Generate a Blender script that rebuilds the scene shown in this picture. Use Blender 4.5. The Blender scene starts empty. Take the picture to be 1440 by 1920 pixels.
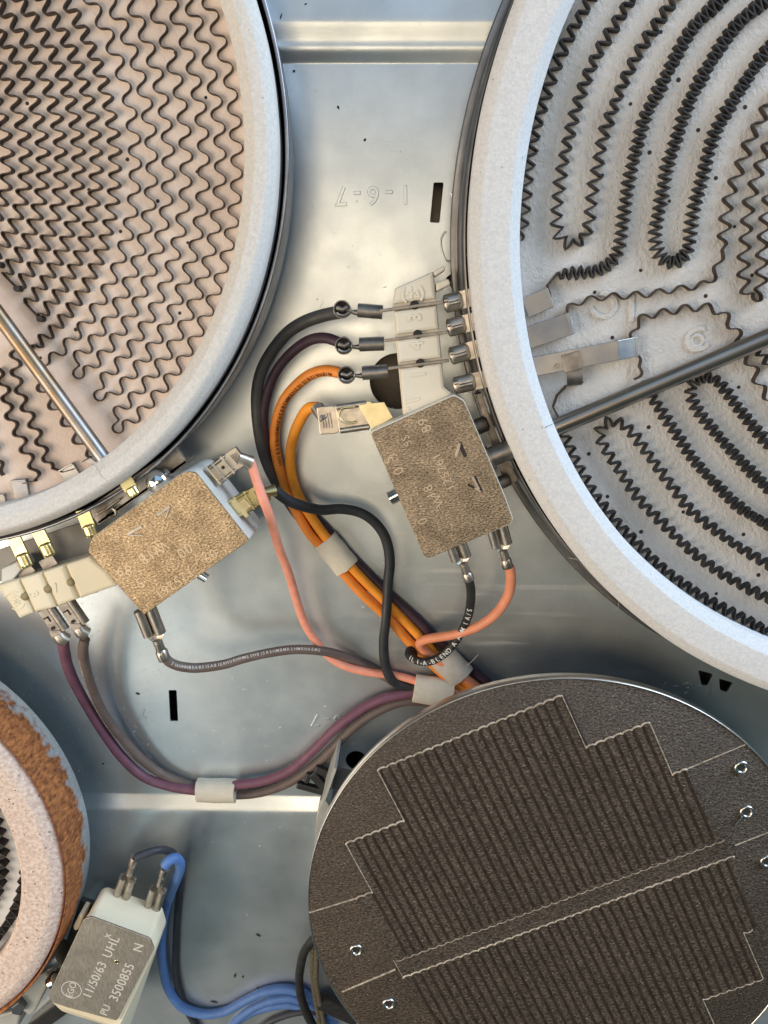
import bpy, math, random
import numpy as np
from mathutils import Matrix, Vector
random.seed(7); rng = np.random.default_rng(7)
sc = bpy.context.scene
col = sc.collection
PI = math.pi
MM = 0.001                     # all modelling numbers are millimetres

# ------------------------------------------------------------------ camera
FPX, HC = 1440.0, 270.0        # focal length in photo pixels, camera height above the tray in mm
th, ps = math.radians(-13.7), math.radians(1.63)
Rx = Matrix.Rotation(th, 3, 'X'); Ry = Matrix.Rotation(ps, 3, 'Y')
RC = Ry @ Rx
cd = bpy.data.cameras.new('camera'); cam = bpy.data.objects.new('camera', cd); col.objects.link(cam)
cam.matrix_world = Matrix.Translation((0, 0, HC*MM)) @ RC.to_4x4()
cd.sensor_fit = 'VERTICAL'; cd.sensor_height = 36.0; cd.lens = 36.0*FPX/1920.0
cd.clip_start = 0.01; cd.clip_end = 20
sc.camera = cam
sc.render.resolution_x, sc.render.resolution_y = 768, 1024

# ------------------------------------------------------------------ light
w = bpy.data.worlds.new('World'); sc.world = w; w.use_nodes = True
bg = w.node_tree.nodes['Background']
bg.inputs[0].default_value = (0.62, 0.92, 0.96, 1); bg.inputs[1].default_value = 0.075
def area(name, loc, target, sx, sy, power, color):
    l = bpy.data.lights.new(name, 'AREA'); l.shape = 'RECTANGLE'; l.size = sx; l.size_y = sy
    l.energy = power; l.color = color
    o = bpy.data.objects.new(name, l); col.objects.link(o); o.location = loc
    o.rotation_euler = (Vector(target)-Vector(loc)).to_track_quat('-Z', 'Y').to_euler()
    return o
area('ceiling_lamp', (-0.12, 0.02, 1.25), (0, -0.03, 0), 0.32, 0.50, 3.15, (1.0, 0.80, 0.56))
area('side_window', (-0.72, -0.60, 1.04), (-0.1, -0.1, 0), 0.62, 0.55, 1.2, (0.66, 0.90, 1.0))
area('bright_ceiling', (0.10, 0.95, 1.45), (0, 0, 0), 1.7, 1.1, 4.8, (0.40, 0.65, 1.0))
area('warm_room_light', (-0.78, -0.27, 0.66), (0, 0, 0), 0.56, 0.56, 7.4, (1.0, 0.82, 0.64))
area('window_light', (1.12, 0.78, 0.42), (0.05, 0, 0), 1.0, 0.7, 25.0, (0.70, 0.84, 1.0))
sc.view_settings.view_transform = 'Standard'; sc.view_settings.look = 'None'
sc.view_settings.exposure = 0.03; sc.view_settings.gamma = 1.0
sc.cycles.max_bounces = 8

# ------------------------------------------------------------------ helpers
def P(px, py, z=0.0):
    """point of the place seen at photo pixel px, py, at height z (mm)"""
    d = RC @ Vector(((px-720)/FPX, -(py-960)/FPX, -1.0))
    t = (HC-z)/(-d.z)
    return Vector((t*d.x, t*d.y, z))
def PP(pts, z=None):
    return [P(*q) if len(q) == 3 else P(q[0], q[1], z) for q in pts]
def V2(a): return Vector((a.x, a.y, 0))

def smooth_path(pts, step=1.2):
    """Catmull-Rom through the points, resampled"""
    p = [np.array(q, float) for q in pts]
    if len(p) == 2:
        n = max(2, int(np.linalg.norm(p[1]-p[0])/step)+1)
        return np.array([p[0]+(p[1]-p[0])*i/(n-1) for i in range(n)])
    q = [2*p[0]-p[1]]+p+[2*p[-1]-p[-2]]
    out = []
    for i in range(1, len(q)-2):
        a, b, c, d = q[i-1], q[i], q[i+1], q[i+2]
        # centripetal
        t0 = 0; t1 = t0+max(np.linalg.norm(b-a), 1e-6)**.5; t2 = t1+max(np.linalg.norm(c-b), 1e-6)**.5; t3 = t2+max(np.linalg.norm(d-c), 1e-6)**.5
        n = max(2, int(np.linalg.norm(c-b)/step)+1)
        for k in range(n):
            t = t1+(t2-t1)*k/n
            A1 = (t1-t)/(t1-t0)*a+(t-t0)/(t1-t0)*b; A2 = (t2-t)/(t2-t1)*b+(t-t1)/(t2-t1)*c; A3 = (t3-t)/(t3-t2)*c+(t-t2)/(t3-t2)*d
            B1 = (t2-t)/(t2-t0)*A1+(t-t0)/(t2-t0)*A2; B2 = (t3-t)/(t3-t1)*A2+(t-t1)/(t3-t1)*A3
            out.append((t2-t)/(t2-t1)*B1+(t-t1)/(t2-t1)*B2)
    out.append(p[-1])
    return np.array(out)
def resample(path, step):
    d = np.r_[0, np.cumsum(np.linalg.norm(np.diff(path, axis=0), axis=1))]
    n = max(2, int(d[-1]/step)+1); s = np.linspace(0, d[-1], n)
    return np.c_[tuple(np.interp(s, d, path[:, k]) for k in range(path.shape[1]))], s

class Frame:
    """local frame: x along, y left, z up; origin o (mm), heading a (radians), optional pitch of x"""
    def __init__(s, o, a, pitch=0.0):
        s.o = Vector(o); s.m = Matrix.Rotation(a, 3, 'Z') @ Matrix.Rotation(-pitch, 3, 'Y')
    def __call__(s, x, y, z): return s.o + s.m @ Vector((x, y, z))
def heading(a, b): return math.atan2(b[1]-a[1], b[0]-a[0])
def frame_to(a, b):
    a, b = Vector(a), Vector(b); d = b-a
    return Frame(a, math.atan2(d.y, d.x), math.atan2(d.z, math.hypot(d.x, d.y))), d.length
ID = lambda x, y, z: Vector((x, y, z))

class MB:
    def __init__(s): s.v = []; s.f = []; s.sm = []
    def add(s, verts, faces, smooth=False):
        k = len(s.v); s.v += [tuple(q) for q in verts]; s.f += [tuple(i+k for i in f) for f in faces]; s.sm += [smooth]*len(faces)
    def grid(s, rows, smooth=True, closed_u=False, closed_v=False):
        n, m = len(rows), len(rows[0]); vs = [q for r in rows for q in r]; fs = []
        for i in range(n if closed_u else n-1):
            for j in range(m if closed_v else m-1):
                i2, j2 = (i+1) % n, (j+1) % m
                fs.append((i*m+j, i*m+j2, i2*m+j2, i2*m+j))
        s.add(vs, fs, smooth)
    def box(s, F, x0, x1, y0, y1, z0, z1, b=0.0):
        if b <= 0:
            vs = [F(x, y, z) for z in (z0, z1) for (x, y) in ((x0, y0), (x1, y0), (x1, y1), (x0, y1))]
            s.add(vs, [(3, 2, 1, 0), (4, 5, 6, 7), (0, 1, 5, 4), (1, 2, 6, 5), (2, 3, 7, 6), (3, 0, 4, 7)])
        else:
            s.prism([(x0, y0), (x1, y0), (x1, y1), (x0, y1)], z0, z1, b, F, corner=b)
    def prism(s, poly, z0, z1, b=0.0, F=ID, corner=0.0, cseg=3):
        """extruded outline with rounded corners and a bevelled top edge"""
        p = [np.array(q[:2], float) for q in poly]
        ar = sum(p[i][0]*p[(i+1) % len(p)][1]-p[(i+1) % len(p)][0]*p[i][1] for i in range(len(p)))
        if ar < 0: p = p[::-1]
        def outline(ins):
            q = inset(p, ins); return round_poly(q, max(corner-ins*.5, .05), cseg) if corner > 0 else q
        p0 = outline(0); n = len(p0); rings = [[F(q[0], q[1], z0) for q in p0]]
        if b > 0:
            for (ins, dz) in ((0, b), (b*.3, b*.3), (b, 0)): rings.append([F(q[0], q[1], z1-dz) for q in outline(ins)])
        else: rings.append([F(q[0], q[1], z1) for q in p0])
        k = len(s.v)
        for r in rings: s.v += [tuple(q) for q in r]
        for i in range(len(rings)-1):
            for j in range(n):
                j2 = (j+1) % n; s.f.append((k+i*n+j, k+i*n+j2, k+(i+1)*n+j2, k+(i+1)*n+j)); s.sm.append(False)
        s.f.append(tuple(k+(len(rings)-1)*n+j for j in range(n))); s.sm.append(False)
        s.f.append(tuple(k+j for j in reversed(range(n)))); s.sm.append(False)
    def tube(s, path, r, seg=10, caps=True, ry=None, smooth=True):
        path = np.array([tuple(q) for q in path], float); n = len(path)
        r = np.full(n, r) if np.isscalar(r) else np.array(r)
        t = np.gradient(path, axis=0); t /= np.maximum(np.linalg.norm(t, axis=1), 1e-9)[:, None]
        up = np.array((0, 0, 1.)); rows = []
        if abs(t[0][2]) > .95: up = np.array((0, 1., 0))
        for i in range(n):
            a = np.cross(up, t[i]); la = np.linalg.norm(a)
            a = a/la if la > 1e-4 else np.array((1., 0, 0)); b = np.cross(t[i], a)
            k = 1.0 if ry is None else ry
            rows.append([path[i]+r[i]*(math.cos(2*PI*j/seg)*a+k*math.sin(2*PI*j/seg)*b) for j in range(seg)])
        s.grid(rows, smooth, closed_v=True)
        if caps:
            k = len(s.v); s.v += [tuple(q) for q in rows[0]]; s.f.append(tuple(k+j for j in reversed(range(seg)))); s.sm.append(False)
            k = len(s.v); s.v += [tuple(q) for q in rows[-1]]; s.f.append(tuple(k+j for j in range(seg))); s.sm.append(False)
    def cyl(s, a, b, r, seg=16, r2=None):
        a, b = np.array(a, float), np.array(b, float); r2 = r if r2 is None else r2
        s.tube([a, b], [r, r2], seg)
    def lathe(s, prof, c, seg=160, a0=0.0, a1=2*PI, smooth=True, wob=0.0):
        full = abs(a1-a0-2*PI) < 1e-6; n = seg if full else seg+1; rows = []
        ph = [rng.uniform(0, 6.28) for _ in range(6)]
        for (r, z) in prof:
            row = []
            for i in range(n):
                a = a0+(a1-a0)*i/seg
                dw = wob*sum(math.sin((5+7*k)*a+ph[k])/(1+k) for k in range(6))
                row.append((c[0]+(r+dw)*math.cos(a), c[1]+(r+dw)*math.sin(a), z+dw*.4))
            rows.append(row)
        s.grid(rows, smooth, closed_v=full)
    def disc(s, c, r, z, seg=64):
        k = len(s.v); s.v += [(c[0]+r*math.cos(2*PI*i/seg), c[1]+r*math.sin(2*PI*i/seg), z) for i in range(seg)]
        s.f.append(tuple(k+i for i in range(seg))); s.sm.append(False)
    def ribbon(s, path, lam, amp, z0, z1, t=0.25, kind='sin', skew=0.0, fade=1.0, ph=0.0):
        """corrugated metal strip standing on edge along the path"""
        path = np.array([tuple(q)[:2] for q in path], float)
        pa, sl = resample(path, lam/(16 if kind == 'sin' else 8)); n = len(pa)
        tg = np.gradient(pa, axis=0); tg /= np.linalg.norm(tg, axis=1)[:, None]; nm = np.c_[-tg[:, 1], tg[:, 0]]
        L = sl[-1]; u = sl/lam*2*PI+ph+0.25*np.sin(sl/lam*.61)
        wv = np.sin(u)
        if kind == 'tri': wv = (2/PI)*np.arcsin(np.sin(u)*.985)*1.06
        env = np.minimum(1, np.minimum(sl, L-sl)/(lam*fade)+.15)
        env = env*(1+.06*np.sin(sl/lam*1.7+ph))
        q = pa+nm*(wv*amp*env)[:, None]
        if skew: q = q-tg*(skew*np.sin(2*u)*env)[:, None]
        t2 = np.gradient(q, axis=0); t2 /= np.maximum(np.linalg.norm(t2, axis=1), 1e-9)[:, None]; n2 = np.c_[-t2[:, 1], t2[:, 0]]
        l, r = q+n2*t/2, q-n2*t/2
        rows = [[(a[0], a[1], z0), (a[0], a[1], z1), (b[0], b[1], z1), (b[0], b[1], z0)] for a, b in zip(l, r)]
        s.grid(rows, False, closed_v=True)
        for e, rev in ((0, 0), (-1, 1)):
            k = len(s.v); s.v += [tuple(x) for x in rows[e]]; s.f.append(tuple(k+j for j in (range(4) if rev else reversed(range(4))))); s.sm.append(False)
    def build(s, name, m, parent=None, base=None):
        v = np.array(s.v, float)
        if parent is not None: o = np.array(WORLD[parent.name])
        elif base is not None: o = np.array(tuple(base), float)
        else: o = np.array(((v[:, 0].min()+v[:, 0].max())/2, (v[:, 1].min()+v[:, 1].max())/2, v[:, 2].min()))
        me = bpy.data.meshes.new(name); me.from_pydata(((v-o)*MM).tolist(), [], s.f)
        me.polygons.foreach_set('use_smooth', s.sm); me.update()
        import bmesh
        if len(s.f) < 60000:
            b = bmesh.new(); b.from_mesh(me); bmesh.ops.recalc_face_normals(b, faces=b.faces); b.to_mesh(me); b.free()
        me.materials.append(m)
        ob = bpy.data.objects.new(name, me); col.objects.link(ob)
        if parent is not None: ob.parent = parent
        else: ob.location = o*MM
        WORLD[ob.name] = tuple(o)
        return ob
WORLD = {}
def round_poly(p, r, seg=3):
    out = []; n = len(p)
    for i in range(n):
        a, b, c = p[i-1], p[i], p[(i+1) % n]
        u, v = a-b, c-b; lu, lv = np.linalg.norm(u), np.linalg.norm(v)
        k = min(r, lu*.4, lv*.4); u, v = b+u/lu*k, b+v/lv*k
        for j in range(seg+1):
            t = j/seg; out.append((1-t)**2*u+2*t*(1-t)*b+t*t*v)
    return out
def inset(p, d):
    if d == 0: return p
    out = []; n = len(p)
    for i in range(n):
        a, b, c = p[i-1], p[i], p[(i+1) % n]
        e1, e2 = b-a, c-b; e1 = e1/max(np.linalg.norm(e1), 1e-9); e2 = e2/max(np.linalg.norm(e2), 1e-9)
        n1, n2 = np.array((-e1[1], e1[0])), np.array((-e2[1], e2[0]))
        m = n1+n2; m = m/max(np.linalg.norm(m), 1e-6); out.append(b+m*d/max(.4, m @ n1))
    return out

def tag(o, label=None, cat=None, group=None, kind=None):
    if label: o['label'] = label
    if cat: o['category'] = cat
    if group: o['group'] = group
    if kind: o['kind'] = kind
    return o
def thing(name, loc, label, cat, group=None):
    o = bpy.data.objects.new(name, None); col.objects.link(o); o.location = Vector(loc)*MM; o.empty_display_size = .01
    WORLD[o.name] = tuple(loc); return tag(o, label, cat, group)

GL = {}
def glyphs(txt, size, m, F, name, parent, depth=0.15, spacing=1.0, align='CENTER', bevel=0.0, thin=0.0):
    """flat or raised lettering laid in frame F (x along the line, y up the letter)"""
    cu = bpy.data.curves.new('lettering', 'FONT'); cu.body = txt; cu.size = size*1.38; cu.extrude = depth; cu.bevel_depth = bevel
    cu.offset = thin*size; cu.align_x = align; cu.align_y = 'CENTER'; cu.space_character = spacing; cu.resolution_u = 3
    to = bpy.data.objects.new('lettering', cu); col.objects.link(to)
    dg = bpy.context.evaluated_depsgraph_get(); dg.update()
    me = to.evaluated_get(dg).to_mesh()
    if name is None:
        import bmesh
        bb = bmesh.new(); bb.from_mesh(me); bmesh.ops.triangulate(bb, faces=bb.faces); bmesh.ops.subdivide_edges(bb, edges=bb.edges, cuts=2, use_grid_fill=True)
        bb.verts.index_update(); v = [tuple(q.co) for q in bb.verts]; f = [tuple(x.index for x in q.verts) for q in bb.faces]; bb.free()
    else: v = [tuple(q.co) for q in me.vertices]; f = [tuple(q.vertices) for q in me.polygons]
    to.evaluated_get(dg).to_mesh_clear(); bpy.data.objects.remove(to); bpy.data.curves.remove(cu)
    b = MB(); b.add([F(*q) for q in v], f)
    return b if name is None else b.build(name, m, parent)

# ------------------------------------------------------------------ materials
def mat(name, c1, c2=None, scale=0.6, detail=5, metal=0.0, rough=0.5, rvar=0.0, bump=0.0, bscale=1.0, bdist=0.3, stretch=None, rot=0.0,
        specks=None, ramp=(0.35, 0.65), spec=0.5, weave=None, coat=0.0, specks2=None):
    m = bpy.data.materials.new(name); m.use_nodes = True; nt = m.node_tree; N = nt.nodes; Lk = nt.links.new
    bs = N['Principled BSDF']; bs.inputs['Metallic'].default_value = metal; bs.inputs['Roughness'].default_value = rough
    bs.inputs['Specular IOR Level'].default_value = spec
    if coat: bs.inputs['Coat Weight'].default_value = coat; bs.inputs['Coat Roughness'].default_value = .25
    tc = N.new('ShaderNodeTexCoord'); mp = N.new('ShaderNodeMapping'); Lk(tc.outputs['Object'], mp.inputs[0])
    k = 1/MM; st = stretch or (1, 1, 1); mp.inputs['Scale'].default_value = (k*st[0], k*st[1], k*st[2]); mp.inputs['Rotation'].default_value = (0, 0, rot)
    def noise(sc_, det=5, ro=.55):
        n = N.new('ShaderNodeTexNoise'); n.inputs['Scale'].default_value = sc_; n.inputs['Detail'].default_value = det; n.inputs['Roughness'].default_value = ro
        Lk(mp.outputs[0], n.inputs['Vector']); return n
    def rampn(src, a, b, ca, cb):
        r = N.new('ShaderNodeValToRGB'); r.color_ramp.elements[0].position = a; r.color_ramp.elements[1].position = b
        r.color_ramp.elements[0].color = (*ca, 1); r.color_ramp.elements[1].color = (*cb, 1); Lk(src, r.inputs[0]); return r
    c2 = c2 or c1
    n1 = noise(scale, detail); cr = rampn(n1.outputs['Fac'], ramp[0], ramp[1], c1, c2); colout = cr.outputs[0]
    def mixin(colout, sp):
        vo = N.new('ShaderNodeTexVoronoi'); vo.inputs['Scale'].default_value = sp[1]; vo.inputs['Randomness'].default_value = 1
        Lk(mp.outputs[0], vo.inputs['Vector'])
        wn = N.new('ShaderNodeSeparateColor'); Lk(vo.outputs['Color'], wn.inputs[0])
        lt = N.new('ShaderNodeMath'); lt.operation = 'MULTIPLY'; Lk(wn.outputs[0], lt.inputs[0]); lt.inputs[1].default_value = sp[2]
        cmp_ = N.new('ShaderNodeMath'); cmp_.operation = 'LESS_THAN'; Lk(vo.outputs['Distance'], cmp_.inputs[0])
        sub = N.new('ShaderNodeMath'); sub.operation = 'SUBTRACT'; Lk(lt.outputs[0], sub.inputs[0]); sub.inputs[1].default_value = sp[3]
        Lk(sub.outputs[0], cmp_.inputs[1])
        mx = N.new('ShaderNodeMix'); mx.data_type = 'RGBA'; Lk(cmp_.outputs[0], mx.inputs[0]); Lk(colout, mx.inputs[6]); mx.inputs[7].default_value = (*sp[0], 1)
        return mx.outputs[2], cmp_.outputs[0]
    mask = None
    if specks: colout, mask = mixin(colout, specks)
    if specks2: colout, _ = mixin(colout, specks2)
    hsrc = None
    if weave:
        wv1 = N.new('ShaderNodeTexWave'); wv1.bands_direction = 'X'; wv1.inputs['Scale'].default_value = weave[0]; wv1.inputs['Distortion'].default_value = weave[2]; wv1.inputs['Detail Scale'].default_value = 2
        wv2 = N.new('ShaderNodeTexWave'); wv2.bands_direction = 'Y'; wv2.inputs['Scale'].default_value = weave[1]; wv2.inputs['Distortion'].default_value = weave[2]; wv2.inputs['Detail Scale'].default_value = 2
        Lk(mp.outputs[0], wv1.inputs['Vector']); Lk(mp.outputs[0], wv2.inputs['Vector'])
        mu = N.new('ShaderNodeMath'); mu.operation = 'MULTIPLY'; Lk(wv1.outputs['Fac'], mu.inputs[0]); Lk(wv2.outputs['Fac'], mu.inputs[1]); hsrc = mu.outputs[0]
        mx = N.new('ShaderNodeMix'); mx.data_type = 'RGBA'; mx.blend_type = 'MULTIPLY'; mx.inputs[0].default_value = weave[3]
        Lk(colout, mx.inputs[6]); r2 = rampn(hsrc, 0.0, 0.6, (.45, .45, .45), (1.3, 1.3, 1.3)); Lk(r2.outputs[0], mx.inputs[7]); colout = mx.outputs[2]
    Lk(colout, bs.inputs['Base Color'])
    if mask is not None and metal > .5:
        mm = N.new('ShaderNodeMath'); mm.operation = 'SUBTRACT'; mm.inputs[0].default_value = metal; Lk(mask, mm.inputs[1]); mm.use_clamp = True; Lk(mm.outputs[0], bs.inputs['Metallic'])
    if rvar:
        n3 = noise(scale*.7, 4); mr = N.new('ShaderNodeMapRange'); Lk(n3.outputs['Fac'], mr.inputs[0]); mr.inputs[1].default_value = .3; mr.inputs[2].default_value = .7
        mr.inputs[3].default_value = max(.03, rough-rvar); mr.inputs[4].default_value = min(1, rough+rvar); Lk(mr.outputs[0], bs.inputs['Roughness'])
    if bump:
        bn = N.new('ShaderNodeBump'); bn.inputs['Strength'].default_value = bump; bn.inputs['Distance'].default_value = bdist*MM
        n2 = noise(bscale, 6, .6)
        if hsrc is not None:
            ad = N.new('ShaderNodeMath'); ad.operation = 'ADD'; Lk(hsrc, ad.inputs[0]); Lk(n2.outputs['Fac'], ad.inputs[1]); Lk(ad.outputs[0], bn.inputs['Height'])
        else: Lk(n2.outputs['Fac'], bn.inputs['Height'])
        Lk(bn.outputs[0], bs.inputs['Normal'])
    return m

M = {}
M['tray'] = mat('galvanised_steel', (.58, .625, .645), (.67, .72, .74), scale=.05, metal=.76, rough=.36, rvar=.06, bump=.20, bscale=1.3, bdist=.12,
                specks=((.85, .86, .85), .26, .27, .185), specks2=((.10, .10, .10), .06, .040, .030))
M['lowtray'] = mat('dark_steel', (.10, .085, .07), (.20, .17, .14), scale=.06, metal=.6, rough=.5)
M['pan'] = mat('burner_pan_steel', (.26, .26, .275), (.40, .40, .42), scale=.08, metal=1, rough=.36, rvar=.08, bump=.06, bscale=.3)
M['pan_dark'] = mat('dark_burner_pan', (.20, .195, .19), (.33, .315, .30), scale=.08, metal=.9, rough=.42, rvar=.08, bump=.06, bscale=.3)
M['rustpan'] = mat('rust', (.28, .10, .035), (.50, .26, .10), scale=.5, metal=0, rough=.85, bump=.8, bscale=1.2, bdist=.5)
M['ring'] = mat('pressed_fibre', (.68, .68, .69), (.79, .785, .78), scale=1.1, rough=.95, bump=.40, bscale=1.6, bdist=.4, spec=.2,
                specks=((.40, .38, .36), .34, .30, .19))
M['ring_warm'] = mat('pressed_fibre_warm', (.67, .645, .61), (.78, .75, .715), scale=1.1, rough=.95, bump=.38, bscale=1.6, bdist=.4, spec=.2,
                specks=((.44, .40, .36), .34, .30, .20))
M['ring_pink'] = mat('speckled_vermiculite', (.60, .44, .36), (.84, .695, .60), scale=.8, rough=.95, bump=.6, bscale=1.4, bdist=.5, spec=.2,
                specks=((.14, .09, .065), .75, .55, .30))
M['bed_warm'] = mat('fibre_bed_warm', (.79, .645, .555), (.88, .745, .655), scale=.035, rough=1, bump=.5, bscale=.9, bdist=.6, spec=.1)
M['bed'] = mat('fibre_bed_white', (.60, .58, .56), (.72, .70, .68), scale=.06, rough=1, bump=.9, bscale=.8, bdist=1.0, spec=.1, stretch=(1.0, .75, 1))
M['bed_grey'] = mat('fibre_bed_grey', (.74, .72, .69), (.84, .82, .79), scale=.06, rough=1, bump=.3, bscale=.6, spec=.1)
M['ribbon'] = mat('oxidised_heating_alloy', (.050, .037, .030), (.10, .078, .066), scale=.25, metal=.7, rough=.5, rvar=.12)
M['ribbon2'] = mat('oxidised_heating_alloy_dark', (.030, .028, .028), (.06, .056, .056), scale=.25, metal=.6, rough=.55)
M['rod_warm'] = mat('heat_tinted_tube', (.27, .20, .13), (.30, .31, .33), scale=.05, metal=1, rough=.40, rvar=.06, bump=.05, bscale=1.5, ramp=(.42, .6))
M['rod_brown'] = mat('heat_tinted_tube_brown', (.36, .30, .25), (.48, .42, .36), scale=.03, metal=1, rough=.36, rvar=.08, bump=.05, bscale=1.5)
M['steel'] = mat('bright_terminal_steel', (.40, .36, .31), (.55, .50, .44), scale=.3, metal=1, rough=.40, rvar=.08, bump=.12, bscale=.7)
M['steel_dull'] = mat('dull_terminal_steel', (.22, .20, .18), (.34, .31, .28), scale=.3, metal=1, rough=.48, rvar=.08, bump=.12, bscale=.8)
M['nickel'] = mat('heat_tinted_strip', (.26, .27, .30), (.40, .385, .36), scale=.08, metal=1, rough=.42, rvar=.08, bump=.05)
M['chrome'] = mat('polished_steel', (.75, .74, .72), metal=1, rough=.14)
M['brass'] = mat('brass_tab', (.66, .56, .28), (.76, .66, .36), scale=.2, metal=1, rough=.3, rvar=.05)
M['brass_pale'] = mat('pale_brass_tab', (.66, .57, .34), (.76, .67, .42), scale=.3, metal=1, rough=.42, specks=((.4, .32, .15), .9, .30, .2))
M['ceramic'] = mat('cream_steatite', (.76, .70, .58), (.81, .75, .63), scale=.08, rough=.42, spec=.4, bump=.05, bscale=.8)
M['ceramic_yellow'] = mat('yellowed_steatite', (.84, .75, .55), (.88, .79, .60), scale=.08, rough=.45, spec=.4, bump=.05, bscale=.8)
M['ceramic_cold'] = mat('white_steatite', (.66, .66, .62), (.71, .71, .67), scale=.08, rough=.4, spec=.4)
M['mica_plate'] = mat('gold_mica_plate', (.21, .145, .08), (.70, .53, .34), scale=1.25, detail=8, metal=.85, rough=.40, rvar=.12, bump=.8, bscale=1.15, bdist=.4, ramp=(.32, .68), stretch=(1, 1.7, 1), rot=-.55)
M['mica_plate2'] = mat('bronze_mica_plate', (.17, .12, .075), (.66, .51, .35), scale=1.25, detail=8, metal=.85, rough=.42, rvar=.12, bump=.8, bscale=1.15, bdist=.4, ramp=(.32, .70), stretch=(1, 1.8, 1), rot=-.15)
M['grey_plate'] = mat('brushed_grey_plate', (.38, .335, .275), (.53, .47, .40), scale=.9, detail=8, metal=.75, rough=.45, bump=.4, bscale=1.2, bdist=.2, stretch=(2.2, .6, 1), rot=-1.0)
M['etch'] = mat('etched_letter', (.70, .56, .40), metal=.7, rough=.6)
M['etch_pale'] = mat('pale_printed_letter', (.66, .61, .55), rough=.6)
M['slotdark'] = mat('gap_shade_crumb', (.03, .02, .018), rough=.7)  # near-black paints the shade inside holes and slots; also colours the crumbs
M['crack'] = mat('crack_grey', (.26, .24, .22), rough=1)  # even dark grey for the hairline crack lines
M['white_print'] = mat('white_ink', (.75, .75, .74), rough=.7)
M['black_print'] = mat('black_ink', (.05, .02, .01), rough=.7)
M['tape'] = mat('woven_glass_tape', (.80, .74, .60), (.86, .80, .67), scale=.3, rough=.8, bump=.6, bscale=1.0, bdist=.25, weave=(.9, .9, .3, .22))
M['tape_grey'] = mat('grey_glass_tape', (.50, .47, .42), (.58, .55, .50), scale=.3, rough=.7, bump=.4, bscale=1.0, bdist=.2)
def wire_mat(n, c, r=.52): return mat(n, tuple(x*.90+.004 for x in c), tuple(min(1, x*1.06+.012) for x in c), scale=.22, detail=8, rough=r, rvar=.10, bump=.18, bscale=.45, bdist=.25, spec=.4, specks=((.45, .42, .38), .42, .11, .085))
M['w_grey'] = wire_mat('grey_sleeve', (.060, .056, .052)); M['w_black'] = wire_mat('blue_black_sleeve', (.022, .026, .030)); M['w_blackp'] = wire_mat('black_printed_sleeve', (.018, .018, .017))
M['w_purple'] = wire_mat('dark_purple_sleeve', (.050, .022, .036)); M['w_plum'] = wire_mat('plum_sleeve', (.185, .075, .115))
M['w_orange'] = wire_mat('orange_sleeve', (.98, .34, .022)); M['w_orange2'] = wire_mat('orange_brown_sleeve', (.88, .275, .03))
M['w_pink'] = wire_mat('pink_sleeve', (.98, .37, .25)); M['w_salmon'] = wire_mat('salmon_sleeve', (.82, .30, .16)); M['w_brown'] = wire_mat('grey_brown_sleeve', (.150, .110, .095))
M['w_blue'] = wire_mat('blue_sleeve', (.095, .205, .50)); M['w_slate'] = wire_mat('slate_sleeve', (.040, .045, .058)); M['w_tan'] = mat('braided_tan_sleeve', (.12, .10, .065), (.25, .21, .14), scale=.9, rough=.8, bump=.8, bscale=1.2, weave=(1.2, 1.2, 1, .5))
M['black'] = mat('black_plastic', (.016, .016, .017), (.024, .024, .025), scale=.2, rough=.5)
M['sleeve'] = mat('black_braided_sleeve', (.012, .012, .014), (.05, .05, .055), scale=1.2, rough=.6, bump=.8, bscale=1.5, weave=(1.6, 1.6, .5, .6))
M['greyplastic'] = mat('grey_bracket', (.42, .43, .40), (.48, .49, .46), scale=.1, rough=.45)
M['greybeige'] = mat('grey_beige_steel', (.26, .25, .235), (.33, .32, .30), scale=.1, metal=.2, rough=.65)
M['darksteel'] = mat('dark_bracket_steel', (.10, .11, .115), (.17, .18, .185), scale=.1, metal=.9, rough=.45)
BAND = heading(P(735, 1805, 40), P(1365, 1572, 40))
M['mica'] = mat('woven_mica', (.030, .021, .015), (.162, .123, .091), scale=1.15, detail=4, metal=.2, rough=.45, bump=1.0, bscale=.75, bdist=.8, stretch=(1.0, 1.6, 1), rot=-BAND, spec=.6, ramp=(.38, .66),
                specks=((.46, .40, .33), .75, .42, .24))
M['mica_highlight'] = mat('mica_edge_highlight', (.30, .24, .18), (.66, .57, .47), scale=.7, metal=.3, rough=.38)  # pale colour paints in the light caught by the pressed mica edges
M['mica_ribbon'] = mat('embossed_heating_strip', (.050, .034, .024), (.088, .062, .047), scale=.35, metal=.5, rough=.36)
M['alu'] = mat('aluminium_rim', (.62, .61, .58), metal=1, rough=.3)


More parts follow.
